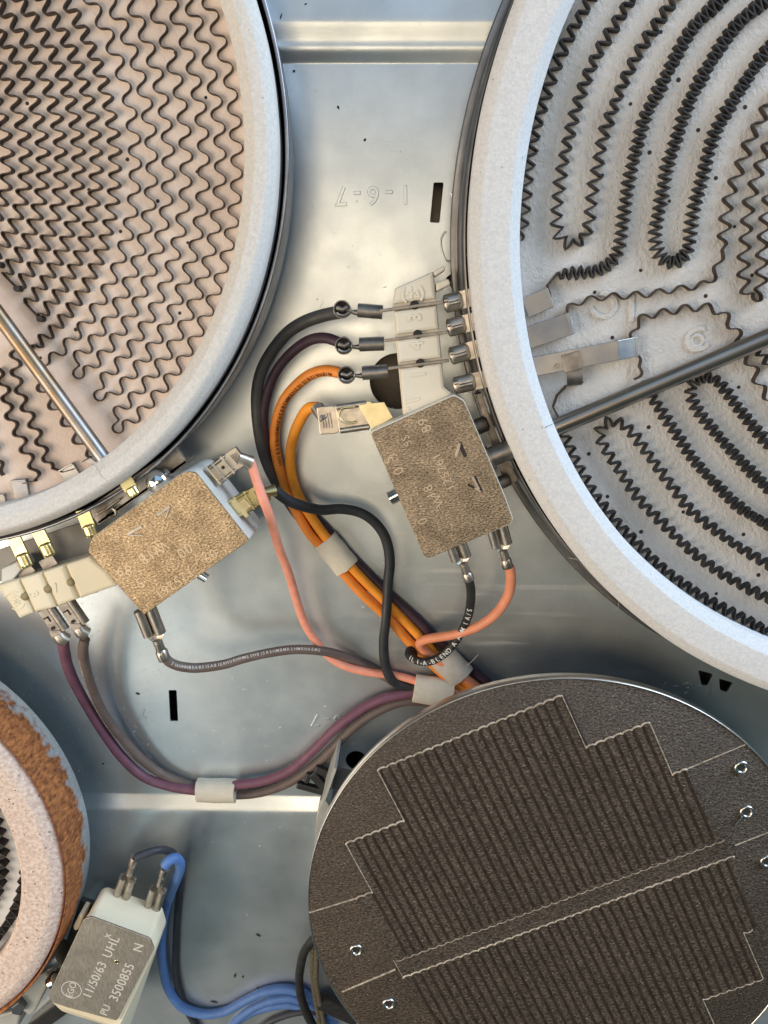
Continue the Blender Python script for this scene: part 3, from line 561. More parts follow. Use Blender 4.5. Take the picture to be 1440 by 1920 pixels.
upper = [(uLb+1.0, ub), (u40+1.5, ub+.2), (u40, vl-8)]+e_l4+e_left[1:]+e_top[1:]+e_mid[1:]+e_r[1:]+[(uR1+.2, ub+12), (uRb, ub)]+e_bot[::-1][1:-1]
board(upper, ZD-.05, ZD+.40, 'wound_board')
band = [(uLb-1.5, ub-1.0), (lt_[0]-3.5, ut-.6), (rt_[0]+.5, ut-.2), (rt_[0]+.5, ub+1.2), (uRb, ub+1.2)]
board([(lb[0]-.8, ut), (rt_[0]+.3, ut), (rt_[0]+.3, ub+.9), (lb[0]-.8, ub+.5)], ZD+.30, ZD+.62, 'mica_band')
e_low = scallop(lt_[0], rt_[0], ut-.35)
q1, q2, q3, q4 = loc((1410, 1741)), loc((1393, 1747)), loc((1427, 1835)), loc((1316, 1870))
vq = (q1[1]+q2[1])/2; vq3 = (q3[1]+q4[1])/2
lower = e_low+[(q1[0], vq)]+scallop(q2[0], q1[0], vq, -1)[::-1]+[(q2[0], vq3)]+scallop(q4[0], q2[0], vq3, -1)[::-1]+[(q4[0], vq3-30), (lt_[0]+3, vq3-30)]
def inside(u, v, r=86.0): return math.hypot(u, v) < r
low2 = []
for q in lower:
    h = math.hypot(*q); low2.append(q if h < 86 else (q[0]*86/h, q[1]*86/h))
board(low2, ZD-.05, ZD+.40, 'wound_board')
def bead(pts, r=.40, z=.46, name='pressed_edge', m='mica_highlight'):
    b = MB(); pp = [FD(q[0], q[1], z) for q in pts if inside(*q, 87.2)]
    if len(pp) > 1: b.tube(pp, r, 6); return b.build(name, M[m], disc)
for e in (e_top, e_mid, e_left, e_l4, e_r, e_low): bead(e, .40)
bead(e_bot, .22, .46); bead(scallop(q2[0], q1[0], vq, -1), .2); bead(scallop(q4[0], q2[0], vq3, -1), .2)
for a, c in (((uLm, vT), (uLm, vL)), ((uT1, vT), (uT1, vM)), ((uM1, vM), (uM1, vR)), ((uL0, vL), (uL0, vl)), ((q2[0], vq), (q2[0], vq3)), ((q4[0], vq3), (q4[0], vq3-14)), ((lb[0]-.8, ub+.5), (lb[0]-.8, ut))): bead([a, c], .2, .45)
bead([loc((580, 1711)), (u40, vl)], .3, .05); bead([loc((642, 1859)), loc((742, 1817))], .42, .05); bead([(uR1, vR), loc((1397, 1396))], .25, .05); bead([loc((1378, 1585)), loc((1480, 1545))], .25, .05)
# embossed strips (windings under the weave)
def top_of(u):
    if u < uL0: return vl
    if u < uLm: return vL
    if u < uT1: return vT
    if u < uM1: return vM
    return vR
k = 0; u = u40+PIT*.9
def strip_rib(u, v0, v1, wd=1.25):
    if v1-v0 < 3: return
    b = MB(); n = 10; j = rng.normal(0, .10, n+1)
    b.grid([[FD(u+s*wd*h+j[i]*.5, v0+(v1-v0)*i/n, z) for s, h, z in ((-1, .5, .35), (-1, .40, .46), (0, 0, .52), (1, .40, .46), (1, .5, .35))] for i in range(n+1)], True)
    b.build('embossed_strip', M['mica_ribbon'], disc)
u = uL0
while u < uR1+.5:
    strip_rib(u, ub+.8, top_of(u-.3)-.2); u += PIT
u = lt_[0]+PIT
while u < rt_[0]-.3:
    v1 = ut-.6; v0 = vq if u > q2[0] else (vq3 if u > q4[0] else vq3-30)
    h2 = 85.5**2-u*u; v0 = max(v0+.3, -math.sqrt(max(h2, 0)))
    strip_rib(u, v0, v1); u += PIT
for q in ((668, 1781), (729, 1882), (1390, 1439), (1400, 1522), (1438, 1615)):
    c = P(*q, ZD+.1); b = MB(); b.lathe([(2.45, ZD-.1), (2.5, ZD+.35), (2.1, ZD+.75), (1.6, ZD+.75), (1.25, ZD+.2), (1.2, ZD-1.0)], c, 24); e = b.build('eyelet', M['alu'], disc)
    b = MB(); b.disc(c, 1.22, ZD+.12, 16); b.build('eyelet_hole', M['slotdark'] if q[0] < 1000 else M['darksteel'], e)
F, L = frame_to(P(1396, 1528, ZD+.6), P(1384, 1543, ZD+.5)); b = MB(); b.box(F, 1.5, L+1, -.5, .5, -.2, .25, .08); b.build('eyelet_tail', M['alu'], disc)

# ================================================================== TEMPERATURE LIMITERS
def poly_px(pts, z): return [tuple(P(*q, z)[:2]) for q in pts]
# ---- left limiter
ZP = 38.0
lp = [(172, 1009), (338, 889), (352, 884), (367, 886), (467, 1013), (270, 1153), (165, 1034)]
Lm = thing('temperature_limiter', tuple(P(310, 1010, 10)), 'gold plated limiter with cream block at the lower edge of the beige burner', 'thermostat', 'burner temperature limiters')
pp = poly_px(lp, ZP)
hp = poly_px([(170, 1008), (338, 887), (352, 882), (368, 884), (469, 1013), (378, 1079), (218, 1098), (163, 1034)], ZP-1)
b = MB(); b.prism(poly_px([(172, 1008), (338, 888), (352, 883), (367, 885), (468, 1013), (272, 1151), (167, 1034)], ZP-.8), 15, ZP-.8, .4, corner=1.0); hs = b.build('housing', M['ceramic_cold'], Lm)
b = MB(); b.prism(pp, ZP-.75, ZP, .12, corner=.8); cv = b.build('cover_plate', M['mica_plate'], Lm)
aL = heading(P(270, 1153, ZP), P(467, 1013, ZP))
def etch(parent, txt, px, py, h, ang, m='etch', z=ZP, sp=1.1):
    o = P(px, py, z); glyphs(txt, h, M[m], Frame((o.x, o.y, z+.02), ang), 'etched_number', parent, depth=.03, spacing=sp, thin=-.02)
etch(cv, '125261', 327, 1093, 3.4, aL+PI); etch(cv, '89', 233, 1069, 3.6, aL+PI-.5); etch(cv, '5', 262, 1092, 3.4, aL+PI); etch(cv, '18', 275, 1043, 3.6, aL+PI); etch(cv, 'W', 301, 1027, 3.6, aL+PI); etch(cv, '00', 346, 1032, 3.6, aL+PI); etch(cv, '09', 394, 1042, 3.2, aL+PI)
def bar(b, a, c, z, wd, h):
    F, L = frame_to(P(*a, z), P(*c, z)); b.box(F, 0, L, -wd/2, wd/2, -.3, h, .05)
for (a, c, d) in (((294, 965), (319, 949), (311, 971)), ((266, 993), (240, 999), (242, 1003))):
    pass
b = MB(); bar(b, (295, 966), (319, 949), ZP, .9, .35); bar(b, (318, 950), (311, 972), ZP, .4, .2); b.build('bent_tab', M['steel'], cv)
b = MB(); bar(b, (266, 987), (240, 1001), ZP, .9, .35); bar(b, (241, 1003), (268, 1004), ZP, .4, .25); b.build('bent_tab', M['steel'], cv)
# cream block at its left end
ZK = 30.0
bk = [((-6, 1098), (33, 1087), (62, 1150), (36, 1161)), ((36, 1086), (75, 1074), (104, 1139), (65, 1149)), ((79, 1073), (118, 1060), (145, 1123), (108, 1138)), ((122, 1059), (166, 1044), (200, 1073), (219, 1098), (150, 1123))]
b = MB(); b.prism(poly_px([(-4, 1100), (163, 1047), (216, 1098), (150, 1121), (38, 1157)], ZK-1.6), 16, ZK-1.6, .2); blk = b.build('terminal_block', M['ceramic_yellow'], Lm)
for q in bk:
    b = MB(); b.prism(poly_px(q, ZK), ZK-3.5, ZK, 1.0); b.build('block_segment', M['ceramic_yellow'], blk)
for q in ((46, 1119), (89, 1105), (132, 1092)):
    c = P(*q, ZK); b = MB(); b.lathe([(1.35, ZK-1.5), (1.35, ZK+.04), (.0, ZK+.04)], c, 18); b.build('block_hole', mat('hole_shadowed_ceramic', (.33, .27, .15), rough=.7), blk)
b = MB(); b.prism(poly_px([(2, 1067), (32, 1053), (40, 1068), (20, 1092), (2, 1094)], 27), 14, 27, .5); b.build('block_foot', M['ceramic_cold'], blk)
for txt, q in (('(4a)', (30, 1125)), ('3', (62, 1115)), ('1', (104, 1101))):
    o = P(*q, ZK); glyphs(txt, 3.4, M['ceramic_yellow'], Frame((o.x, o.y, ZK-.02), math.radians(-68) if txt != '1' else PI), 'moulded_number', blk, depth=.2, bevel=.1)
# metal bracket that joins it to the burner, screws, rod
b = MB(); F, L = frame_to(P(178, 975, 24), P(345, 858, 24)); b.box(F, 0, L, -2.0, 4.5, -2, 0, .2); b.box(F, 0, L, -2.0, -1.0, -10, 0); b.build('mounting_bracket', M['steel_dull'], Lm)
b = MB(); c = P(299, 902, 30); b.lathe([(0, 34.2), (2.2, 33.9), (3.6, 32.6), (4.0, 31), (4.0, 28)], c, 24); b.build('screw', M['chrome'], Lm)
b = MB(); F, L = frame_to(P(372, 1075, 27), P(388, 1085, 27)); b.tube([F(-1, 0, 0), F(L, 0, 0)], 1.6, 14); b.build('adjusting_pin', M['chrome'], Lm)
b = MB(); b.tube([P(-60, 512, 33.5), P(196, 862, 33.5), P(214, 886, 33.3)], 2.35, 18); b.build('sensor_rod', M['rod_warm'], Lm)
b = MB(); b.prism(poly_px([(-60, 1062), (0, 1030), (60, 1010), (176, 972), (168, 1040), (75, 1072), (30, 1084), (-40, 1100)], 17), 16, 17, .2); b.build('side_plate', M['greybeige'], Lm)
# spring clip shapes along the burner edge
b = MB(); b.tube(smooth_path([P(160, 968, 22), P(185, 962, 24), P(205, 950, 25), P(225, 935, 25)]), .35, 6); b.tube(smooth_path([P(198, 965, 24), P(212, 953, 26), P(218, 962, 26), P(205, 970, 24)]), .5, 6); b.build('wire_spring', M['steel'], Lm)
# brass crimps between burner and block
def crimp_tab(parent, a, c, z, m, r=2.4, tabw=4.6, tail=None, dark='steel'):
    """flat strip from the burner edge folded over a crimped capsule"""
    A, C = P(*a, z), P(*c, z); F = Frame(A, heading(A, C)); L = (C-A).length; b = MB()
    b.box(F, -3, L*.55, -tabw/2, tabw/2, -.6, .1, .1)
    pts = [F(L*t, 0, 0) for t in np.linspace(.34, 1, 12)]; t = np.linspace(0, 1, 12)
    rad = r*np.clip(np.minimum((t+.06)*6, (1.06-t)*7), .15, 1)**.5
    b.tube(pts, rad, 14, ry=.6); o = b.build('crimped_tab', M[m], parent)
    b = MB(); b.tube([F(L*.46, .3, r*.56), F(L*.84, .3, r*.56)], r*.26, 8); b.tube([F(L*.84, -.9, r*.46), F(L*.96, -.9, r*.40)], r*.3, 8); b.build('pressed_crimp', M[m], o)
    return o
crimp_tab(Lm, (33, 1024), (52, 1064), 27, 'brass', 2.5); crimp_tab(Lm, (76, 1006), (95, 1043), 27, 'brass', 2.4); crimp_tab(Lm, (160, 972), (173, 1006), 30, 'brass', 2.2); crimp_tab(Lm, (238, 905), (254, 930), 33, 'brass', 2.0)
for q in (((34, 1083), (60, 1063)), ((77, 1062), (103, 1049))):
    b = MB(); F, L = frame_to(P(*q[0], 25.5), P(*q[1], 25.5)); b.box(F, 0, L, -1.8, 1.8, -1, 0, .1); b.build('contact_blade', M['steel_dull'], Lm)
# ---- right limiter
Rm = thing('temperature_limiter', tuple(P(830, 890, 10)), 'bronze plated limiter with slotted cream block marked 4a, against the largest burner', 'thermostat', 'burner temperature limiters')
rp_ = [(695, 812), (852, 742), (869, 752), (881, 778), (947, 935), (961, 973), (955, 983), (804, 1047), (794, 1041)]
b = MB(); b.prism(poly_px([(693, 810), (851, 740), (870, 750), (882, 777), (949, 934), (963, 974), (956, 984), (804, 1047), (796, 1038)], ZP-.8), 26, ZP-.8, .3, corner=.8); b.build('housing', M['ceramic'], Rm)
b = MB(); b.prism(poly_px(rp_, ZP), ZP-.75, ZP, .12, corner=1.0); cv = b.build('cover_plate', M['mica_plate2'], Rm)
aR = heading(P(695, 812, ZP), P(804, 1047, ZP))
for txt, px, py, h, a in (('89', 797, 797, 3.2, aR+PI), ('SS', 763, 826, 2.6, aR+PI), ('0', 748, 883, 3.2, aR+PI), ('125261', 832, 885, 2.8, aR+PI), ('18', 806, 922, 3.0, aR+PI), ('W', 822, 938, 3.0, aR+PI), ('0', 793, 977, 3.0, aR+PI), ('5', 730, 862, 3.0, aR+PI)): etch(cv, txt, px, py, h, a, 'etch')
b = MB(); bar(b, (861, 829), (873, 857), ZP, 1.2, .05); b.build('slot', M['slotdark'], cv)
b = MB(); bar(b, (862, 830), (855, 857), ZP, .8, .45); b.build('bent_tab', M['steel'], cv)
b = MB(); bar(b, (889, 893), (902, 921), ZP, 1.1, .05); bar(b, (877, 908), (900, 921), ZP, .7, .06); b.build('slot', M['slotdark'], cv)
b = MB(); bar(b, (886, 894), (898, 917), ZP, .7, .45); bar(b, (890, 914), (901, 922), ZP, .7, .4); b.build('bent_tab', M['steel'], cv)
# terminal block
ZT = 31.0
b = MB(); b.prism(poly_px([(741, 541), (813, 509), (818, 562), (833, 725), (868, 757), (757, 795), (736, 575)], ZT-1.6), 17, ZT-1.6, .2); blk = b.build('terminal_block', M['ceramic'], Rm)
for q in (((741, 540), (812, 509), (817, 560), (736, 571)), ((738, 583), (819, 572), (823, 617), (743, 628)), ((743, 637), (824, 626), (828, 671), (748, 681)), ((749, 690), (829, 680), (833, 725), (854, 742), (870, 752), (757, 800))):
    b = MB(); b.prism(poly_px(q, ZT), ZT-3.5, ZT, 1.0, corner=.3, cseg=1); b.build('block_segment', M['ceramic'], blk)
for q in (((812, 509), (832, 498), (836, 505), (815, 519)), ((817, 530), (841, 522), (845, 533), (818, 547))):
    b = MB(); b.prism(poly_px(q, ZT-.5), 22, ZT-.5, .6, corner=.6); b.build('block_prong', M['ceramic'], blk)
for q in ((777, 572), (783, 627), (788, 681)):
    c = P(*q, ZT); b = MB(); b.lathe([(1.35, ZT-1.7), (1.35, ZT+.04), (0, ZT+.04)], c, 18); b.build('block_hole', M['slotdark'], blk)
for txt, q, a in (('(4a)', (774, 550), .10), ('3', (779, 595), PI/2+.1), ('4', (783, 647), PI/2+.1), ('1', (787, 702), PI/2+.1), ('T1', (777, 762), PI/2+.25)):
    o = P(*q, ZT); glyphs(txt, 3.9 if txt in '341' else 4.6 if txt == 'T1' else 3.3, M['ceramic'], Frame((o.x, o.y, ZT-.03), a), 'moulded_number', blk, depth=.26, bevel=.14)
# blades in the slots and crimped tabs
for a, c in (((712, 583), (829, 567)), ((720, 639), (838, 623)), ((728, 691), (842, 676))):
    b = MB(); F, L = frame_to(P(*a, ZT-.2), P(*c, ZT-.2)); b.box(F, 0, L, -.45, .45, -2.5, .5, .12); b.build('contact_blade', M['steel_dull'], Rm)
for a, c in (((886, 557), (832, 571)), ((891, 602), (838, 616)), ((900, 652), (843, 669)), ((913, 710), (850, 724))): crimp_tab(Rm, a, c, 29, 'steel', 2.7, 5.4)
b = MB(); F, L = frame_to(P(905, 735, 20), P(938, 838, 20)); b.box(F, 0, L, -2.5, 2.5, -6, 0, .3); b.box(F, L*1.15, L*1.7, -2.5, 2.5, -8, -1, .3); b.build('mounting_bracket', M['steel_dull'], Rm)
for q, r in (((903, 797), 2.6), ((945, 902), 2.2)):
    b = MB(); c = P(*q, 24); F = Frame(c, aR+PI/2); b.tube([F(-4, 0, 0), F(1.5, 0, 0), F(2.2, 0, 0)], [r, r, r*.6], 16); b.build('bolt', M['steel_dull'], Rm)
b = MB(); b.tube([P(918, 858, 33), P(1050, 798, 33), P(1600, 565, 33)], 2.75, 18); rod = b.build('sensor_rod', M['rod_brown'], Rm)
b = MB(); b.tube([P(908, 862, 32.6), P(958, 842, 33)], 3.1, 18); b.tube([P(904, 866, 32.4), P(922, 857, 32.6)], 4.0, 18); b.build('rod_collar', M['steel_dull'], rod)
b = MB(); F, L = frame_to(P(748, 926, 27), P(731, 935, 27)); b.tube([F(-1, 0, 0), F(L, 0, 0)], 2.2, 6); b.build('adjusting_pin', M['chrome'], Rm)
# brass tab towards the big flag connector
b = MB(); b.prism(poly_px([(672, 760), (686, 757), (688, 753), (695, 753), (696, 756), (720, 754), (737, 783), (698, 806)], 29), 28.2, 29, .1); b.build('brass_tab', M['brass_pale'], Rm)
# ---- lower left limiter
Sm = thing('temperature_limiter', tuple(P(210, 1800, 10)), 'cream limiter box with grey lettered plate beside the small rusty burner, blue wire attached', 'thermostat', 'burner temperature limiters')
ZS = 37.0
tp_ = [(161, 1722), (172, 1717), (284, 1757), (293, 1779), (223, 1925), (120, 1890), (100, 1868)]; bt_ = [(190, 1668), (201, 1663), (304, 1700), (312, 1729), (240, 1935), (116, 1896), (95, 1876)]
def ring_px(pts, z): return [Vector((q[0], q[1], z)) for q in round_poly([np.array(P(*k, z)[:2]) for k in pts], 1.4, 3)]
b = MB(); rows = [ring_px(bt_, 20), ring_px(bt_, 23.5)]; t1 = ring_px(tp_, ZS-2.4); rows += [[u_.lerp(v_, .97) for u_, v_ in zip(rows[1], t1)], [v_+Vector((0, 0, .35)) for v_ in t1]]
b.grid(rows, False, closed_v=True); k = len(b.v); b.v += [tuple(q) for q in rows[-1]]; b.f.append(tuple(range(k, k+len(rows[-1])))); b.sm.append(False); hs = b.build('housing', M['ceramic_yellow'], Sm)
b = MB(); b.prism(poly_px([(160, 1722), (172, 1718), (282, 1758), (291, 1778), (221, 1918), (122, 1888), (98, 1868)], ZS-.7), ZS-3, ZS-.7, .5, corner=1.2); b.build('housing_step', M['ceramic_yellow'], Sm)
b = MB(); b.prism(poly_px([(157, 1724), (171, 1719), (281, 1760), (289, 1779), (219, 1914), (126, 1889), (97, 1879), (90, 1867)], ZS), ZS-.7, ZS, .12, corner=.8); cv = b.build('cover_plate', M['grey_plate'], Sm)
aS = heading(P(100, 1868, ZS), P(160, 1724, ZS))
def pl(txt, px, py, h, dz=.0, sp=1.0): o = P(px, py, ZS); glyphs(txt, h, M['etch_pale'], Frame((o.x, o.y, ZS+.02), aS+dz), 'printed_text', cv, depth=.03, spacing=sp)
pl('11/50/63', 178, 1838, 3.5, -.03, 1.05); pl('UHL', 209, 1776, 3.6, -.03, 1.1); pl('3500855', 229, 1842, 3.7, -.03, 1.05); pl('N', 260, 1777, 3.6, .1); pl('PU', 198, 1894, 3.0); pl('x', 201, 1754, 3.0)
c = P(134, 1856, ZS); b = MB(); b.lathe([(3.55, ZS-.05), (3.55, ZS+.05), (3.85, ZS+.05), (3.85, ZS-.05)], c, 40); b.build('emblem_ring', M['etch_pale'], cv)
pl('EGO', 134, 1856, 2.6, .05)
c = P(219, 1804, ZS); b = MB(); b.lathe([(1.0, ZS-.1), (.9, ZS+.06), (.55, ZS+.05), (.5, ZS-.4)], c, 16); e = b.build('locating_hole', M['brass'], cv)
b = MB(); b.disc(c, .6, ZS+.03, 12); b.build('hole_centre', M['slotdark'], e)
b = MB(); F, L = frame_to(P(148, 1745, 26), P(138, 1742, 26)); b.prism(poly_px([(148, 1715), (156, 1718), (148, 1744), (138, 1747), (136, 1738)], 27), 20, 27, .8, corner=1.0); b.build('housing_lug', M['ceramic_yellow'], Sm)
b = MB(); F, L = frame_to(P(160, 1690, 20), P(105, 1850, 20)); b.box(F, 0, L, -2, 7.5, -2, 0, .3); b.box(F, 2, L*.45, 7, 9, -12, 0, .2); b.build('mounting_bracket', M['black'], Sm)
b = MB(); b.tube([P(118, 1785, 30), P(88, 1798, 30), P(70, 1806, 30)], 4.2, 20); b.tube([P(118, 1785, 30), P(108, 1789, 30)], 4.8, 20); b.tube([P(92, 1843, 30), P(104, 1833, 30)], [1.8, 2.6], 16); b.build('rod_collar', M['darksteel'], Sm)
b = MB(); b.tube([P(104, 1838, 31), P(96, 1842, 31)], 2.5, 16); b.build('screw', M['chrome'], Sm)
b = MB(); b.tube([P(40, 1840, 35), P(-80, 1790, 35)], 2.8, 16); b.build('sensor_rod', M['chrome'], Sm)
b = MB(); b.prism(poly_px([(80, 1818), (93, 1836), (65, 1898), (56, 1906), (20, 1880)], 27), 12, 27, .8, corner=.6); gb = b.build('terminal_block', M['greyplastic'], Sm)
b = MB(); b.prism(poly_px([(20, 1890), (34, 1880), (45, 1893), (38, 1905), (22, 1902)], 30), 18, 30, .4); b.build('block_tab', M['darksteel'], gb)
b = MB(); b.prism(poly_px([(-10, 1905), (40, 1893), (30, 1935), (-10, 1940)], 26), 12, 26, .8); b.build('block_segment', M['greyplastic'], gb)
b = MB(); F, L = frame_to(P(70, 1925, 8), P(135, 1878, 12)); b.box(F, -4, L, -3.2, 3.2, -5, 0, .5); b.build('lower_arm', M['black'], Sm)

# ================================================================== WIRES
def wire(name, pts, r, m, label, z_end=None, group=None, seg=14):
    """pts: (px, py, z)"""
    path = smooth_path([np.array(P(*q)) for q in pts], 1.0)
    # soften the heights
    zz = path[:, 2].copy(); ker = np.ones(9)/9; zz = np.convolve(np.r_[np.full(4, zz[0]), zz, np.full(4, zz[-1])], ker, 'valid'); path[:, 2] = zz
    r = r*(1+.02*np.sin(np.arange(len(path))*.13)); b = MB(); b.tube(path, r, seg); o = b.build(name, M[m], None)
    tag(o, label, 'wire', group or 'insulated wires of the cooktop')
    return o, path
def straight_conn(parent, a, c, za, zc, m='steel', wd=6.4, body=.52, rot=0.0):
    """female push-on terminal seen from its rolled side: a = mouth, c = end of the insulation crimp"""
    F, L = frame_to(P(*a, za), P(*c, zc)); b = MB(); h = wd/2; B = L*body
    b.box(F, 0, B, -h*.9, h*.9, -1.2, -.5, .1)
    for s in (-1, 1): b.tube([F(0, s*h*.52, .2), F(B*.98, s*h*.52, .2)], h*.47, 14)
    b.grid([[F(B*.9, y*h*.8, -.8+abs(y)*.8) for y in np.linspace(-1, 1, 7)], [F(B*1.08, y*h*.72, -.8+abs(y)*.9) for y in np.linspace(-1, 1, 7)], [F(B*1.22, y*h*.36, -.6+abs(y)*1.3) for y in np.linspace(-1, 1, 7)], [F(B*1.34, y*h*.36, -.5+abs(y)*1.3) for y in np.linspace(-1, 1, 7)]])
    o = b.build('spade_connector', M[m], parent)
    b = MB(); b.tube([F(B*1.2, 0, .0), F(L*.86, 0, .0)], h*.40, 12); b.tube([F(B*1.32, 0, h*.36), F(L*.82, 0, h*.36)], h*.16, 8); b.build('wire_crimp', M[m], o)
    b = MB(); b.tube([F(L*.80, 0, 0), F(L*.83, 0, 0), F(L*.98, 0, 0), F(L*1.0, 0, 0)], [h*.44, h*.52, h*.52, h*.50], 14); b.box(F, L*.86, L*.98, -.15, .15, h*.5, h*.70); b.build('insulation_crimp', M[m], o)
    return o
def flag_conn(parent, a, c, z, wd, m='steel', end=None, name='flag_connector', ribs=True, r_end=2.6, zend=None):
    """flat receptacle a->c with folded edges and a crimp barrel at c turned towards end"""
    F, L = frame_to(P(*a, z), P(*c, z)); h = wd/2; b = MB()
    b.box(F, 0, L*.62, -h*.95, h*.95, -1.3, .35, .15)
    for s in (-1, 1): b.tube([F(.2, s*h*.82, .1), F(L*.6, s*h*.82, .1)], h*.22, 10)
    b.prism([(L*.55, -h*.85), (L*.72, -h*1.02), (L, -h*1.05), (L*1.02, h*.9), (L*.72, h*.98), (L*.55, h*.85)], -1.3, .3, .25, F, corner=.5)
    o = b.build(name, M[m], parent)
    if ribs:
        for x in (.20, .52):
            b = MB(); b.box(F, L*x-.35, L*x+.35, -h*1.05, h*1.05, .2, 1.0, .2); b.build('folded_band', M[m], o)
        b = MB(); b.cyl(F(L*.36, .3, .3), F(L*.36, .3, .42), .6, 12); b.build('dimple', M['slotdark'], o)
    b = MB()
    for i in range(4): b.box(F, L*(.74+.055*i), L*(.765+.055*i), -h*.55+.2*i, h*.55-.1*i, .2, .65, .1)
    b.build('crimp_mark', M['steel_dull'], o)
    if end is not None:
        E = P(*end, z if zend is None else zend); C = F(L*.88, 0, -.3); b = MB(); q = smooth_path([np.array(C), np.array((C+E)/2), np.array(E)], .8)
        b.tube(q, np.linspace(r_end*.7, r_end*1.02, len(q)), 14); b.build('insulation_crimp', M[m], o)
    return o
# grey wire looping in the centre
o, _ = wire('wire', [(636, 585, 23), (604, 592, 21), (568, 605, 18), (539, 624, 15), (511, 657, 12), (491, 693, 10), (482, 733, 9), (483, 787, 8), (492, 841, 7), (507, 884, 6), (528, 920, 4), (551, 955, 2.6), (580, 990, 2.3), (612, 1022, 2.3), (655, 1066, 2.3), (690, 1104, 2.3)], 2.0, 'w_grey', 'dark grey wire, outermost of the four curving in the centre, below the 4a mark')
def tulip(parent, a, c, z):
    """rolled barrel clipped on a blade plus an open crimp standing on the wire end"""
    F, L = frame_to(P(*a, z), P(*c, z)); b = MB()
    b.tube([F(0, 0, 0), F(L*.60, 0, 0)], 2.0, 16); b.box(F, 0, L*.6, -2.2, -.2, -2.0, .2, .2); k = b.build('spade_connector', M['steel_dull'], parent)
    b = MB(); b.tube([F(L*.60, .6, .2), F(L*.74, .5, .3), F(L*.86, 0, .4)], [.9, .55, .8], 10); b.build('wire_crimp', M['steel_dull'], k)
    C = F(L*.97, 0, .8); b = MB(); b.lathe([(2.5, z-3.2), (2.75, z+.6), (2.75, z+1.5), (2.35, z+1.5), (2.2, z-1)], C, 20); b.build('insulation_crimp', M['steel_dull'], k)
    b = MB(); b.disc(C, 2.3, z-.6, 18); b.build('crimp_hollow', M['slotdark'], k)
    b = MB(); b.tube([C+Vector((2.1*math.cos(t), 2.1*math.sin(t)*.8-.2, .9-.5*math.cos(t))) for t in np.linspace(-2.6, -.4, 9)], .55, 8); b.tube([C+Vector((-1.6, .5, .6)), C+Vector((.2, -.1, 1.0)), C+Vector((1.7, .7, .6))], .75, 8); b.build('bent_wing', M['steel_dull'], k)
tulip(o, (717, 586), (640, 580), 28)
o, _ = wire('wire', [(638, 643, 23), (612, 634, 21), (583, 637, 18), (550, 658, 14), (521, 691, 11), (504, 728, 9), (495, 769, 8), (496, 816, 6.5), (506, 859, 5), (527, 900, 2.6), (560, 940, 2.4), (598, 978, 2.4), (628, 1010, 2.5), (668, 1054, 2.6), (719, 1105, 2.6), (780, 1160, 2.6), (811, 1191, 2.6), (850, 1226, 3), (891, 1259, 2.6), (925, 1290, 2.6), (960, 1330, 2.6)], 1.68, 'w_purple', 'dark purple wire, second from outside of the central curve, between 3 and 4')
tulip(o, (720, 645), (643, 648), 28)
o, p_or = wire('wire', [(645, 701, 23), (612, 695, 20), (583, 702, 17), (554, 724, 14), (531, 753, 11), (519, 787, 9), (515, 823, 7.5), (519, 858, 6.5), (528, 890, 6), (541, 930, 5.6), (558, 964, 5.4), (582, 1003, 5.2), (604, 1027, 5), (645, 1076, 4.8), (684, 1118, 4.4), (732, 1163, 3.6), (764, 1200, 3), (800, 1235, 3), (840, 1272, 3), (880, 1302, 3), (920, 1340, 3)], 1.78, 'w_orange2', 'orange wire with dark printed marks along its curve, between 4 and 1')
tulip(o, (727, 697), (648, 703), 28)
o2, _ = wire('wire', [(596, 764, 23), (580, 765, 21), (562, 790, 17), (549, 823, 13), (544, 858, 10), (548, 895, 7.5), (560, 930, 6.2), (581, 965, 5.8), (610, 1006, 5.4), (668, 1073, 5), (719, 1124, 4), (764, 1169, 2.6), (795, 1202, 2.6), (826, 1236, 3), (862, 1270, 2.6), (900, 1304, 2.6), (940, 1340, 2.6)], 1.78, 'w_orange', 'plain bright orange wire, innermost of the four, ending in the wide flag connector')
flag_conn(o2, (690, 778), (598, 791), 27, 9.0, 'steel', (595, 764), zend=23.5, ribs=False, r_end=2.3)
b = MB(); F = Frame(P(660, 777, 28), heading(P(660, 777, 28), P(640, 780, 28))); b.tube(smooth_path([F(-1.2, 2.6, 0), F(2.2, 2.4, 0), F(4.2, 0, 0), F(2.6, -2.4, 0), (F(-1.4, -2.2, 0))]), .35, 8); b.build('spring_tongue', M['brass_pale'], o2)
def print_on(path, i0, i1, m, parent, seed, r, h=1.3, txt=None, side=0.35, name='wire_print'):
    """lettering laid on the sleeve along the wire"""
    rr = random.Random(seed); d = np.r_[0, np.cumsum(np.linalg.norm(np.diff(path, axis=0), axis=1))]; b = MB(); s = i0; k = 0
    while s < i1 and (txt is None or k < len(txt)):
        p = np.array([np.interp(s, d, path[:, j]) for j in range(3)]); q = np.array([np.interp(s+.5, d, path[:, j]) for j in range(3)])
        t = (q-p)/np.linalg.norm(q-p); a = np.cross((0, 0, 1), t); a /= np.linalg.norm(a); u = np.cross(t, a)
        nn = u*math.cos(side)+a*math.sin(side); ta = np.cross(nn, t)
        def F(x, y, z, p=p, t=t, nn=nn, u=u, a=a):
            an = side+y/r; return Vector(p+t*x+(u*math.cos(an)+a*math.sin(an))*(r+.06+z))
        ch = txt[k] if txt else rr.choice('ESWMHAR38IB')
        if ch != ' ':
            g = glyphs(ch, h, None, F, None, None, depth=.02, thin=.015); b.add(g.v, g.f)
        s += h*(1.12 if ch not in ' -I' else .75); k += 1
    return b.build(name, M[m], parent)
print_on(p_or, 4, 52, 'black_print', o, 3, 1.78, 1.35, side=.55)
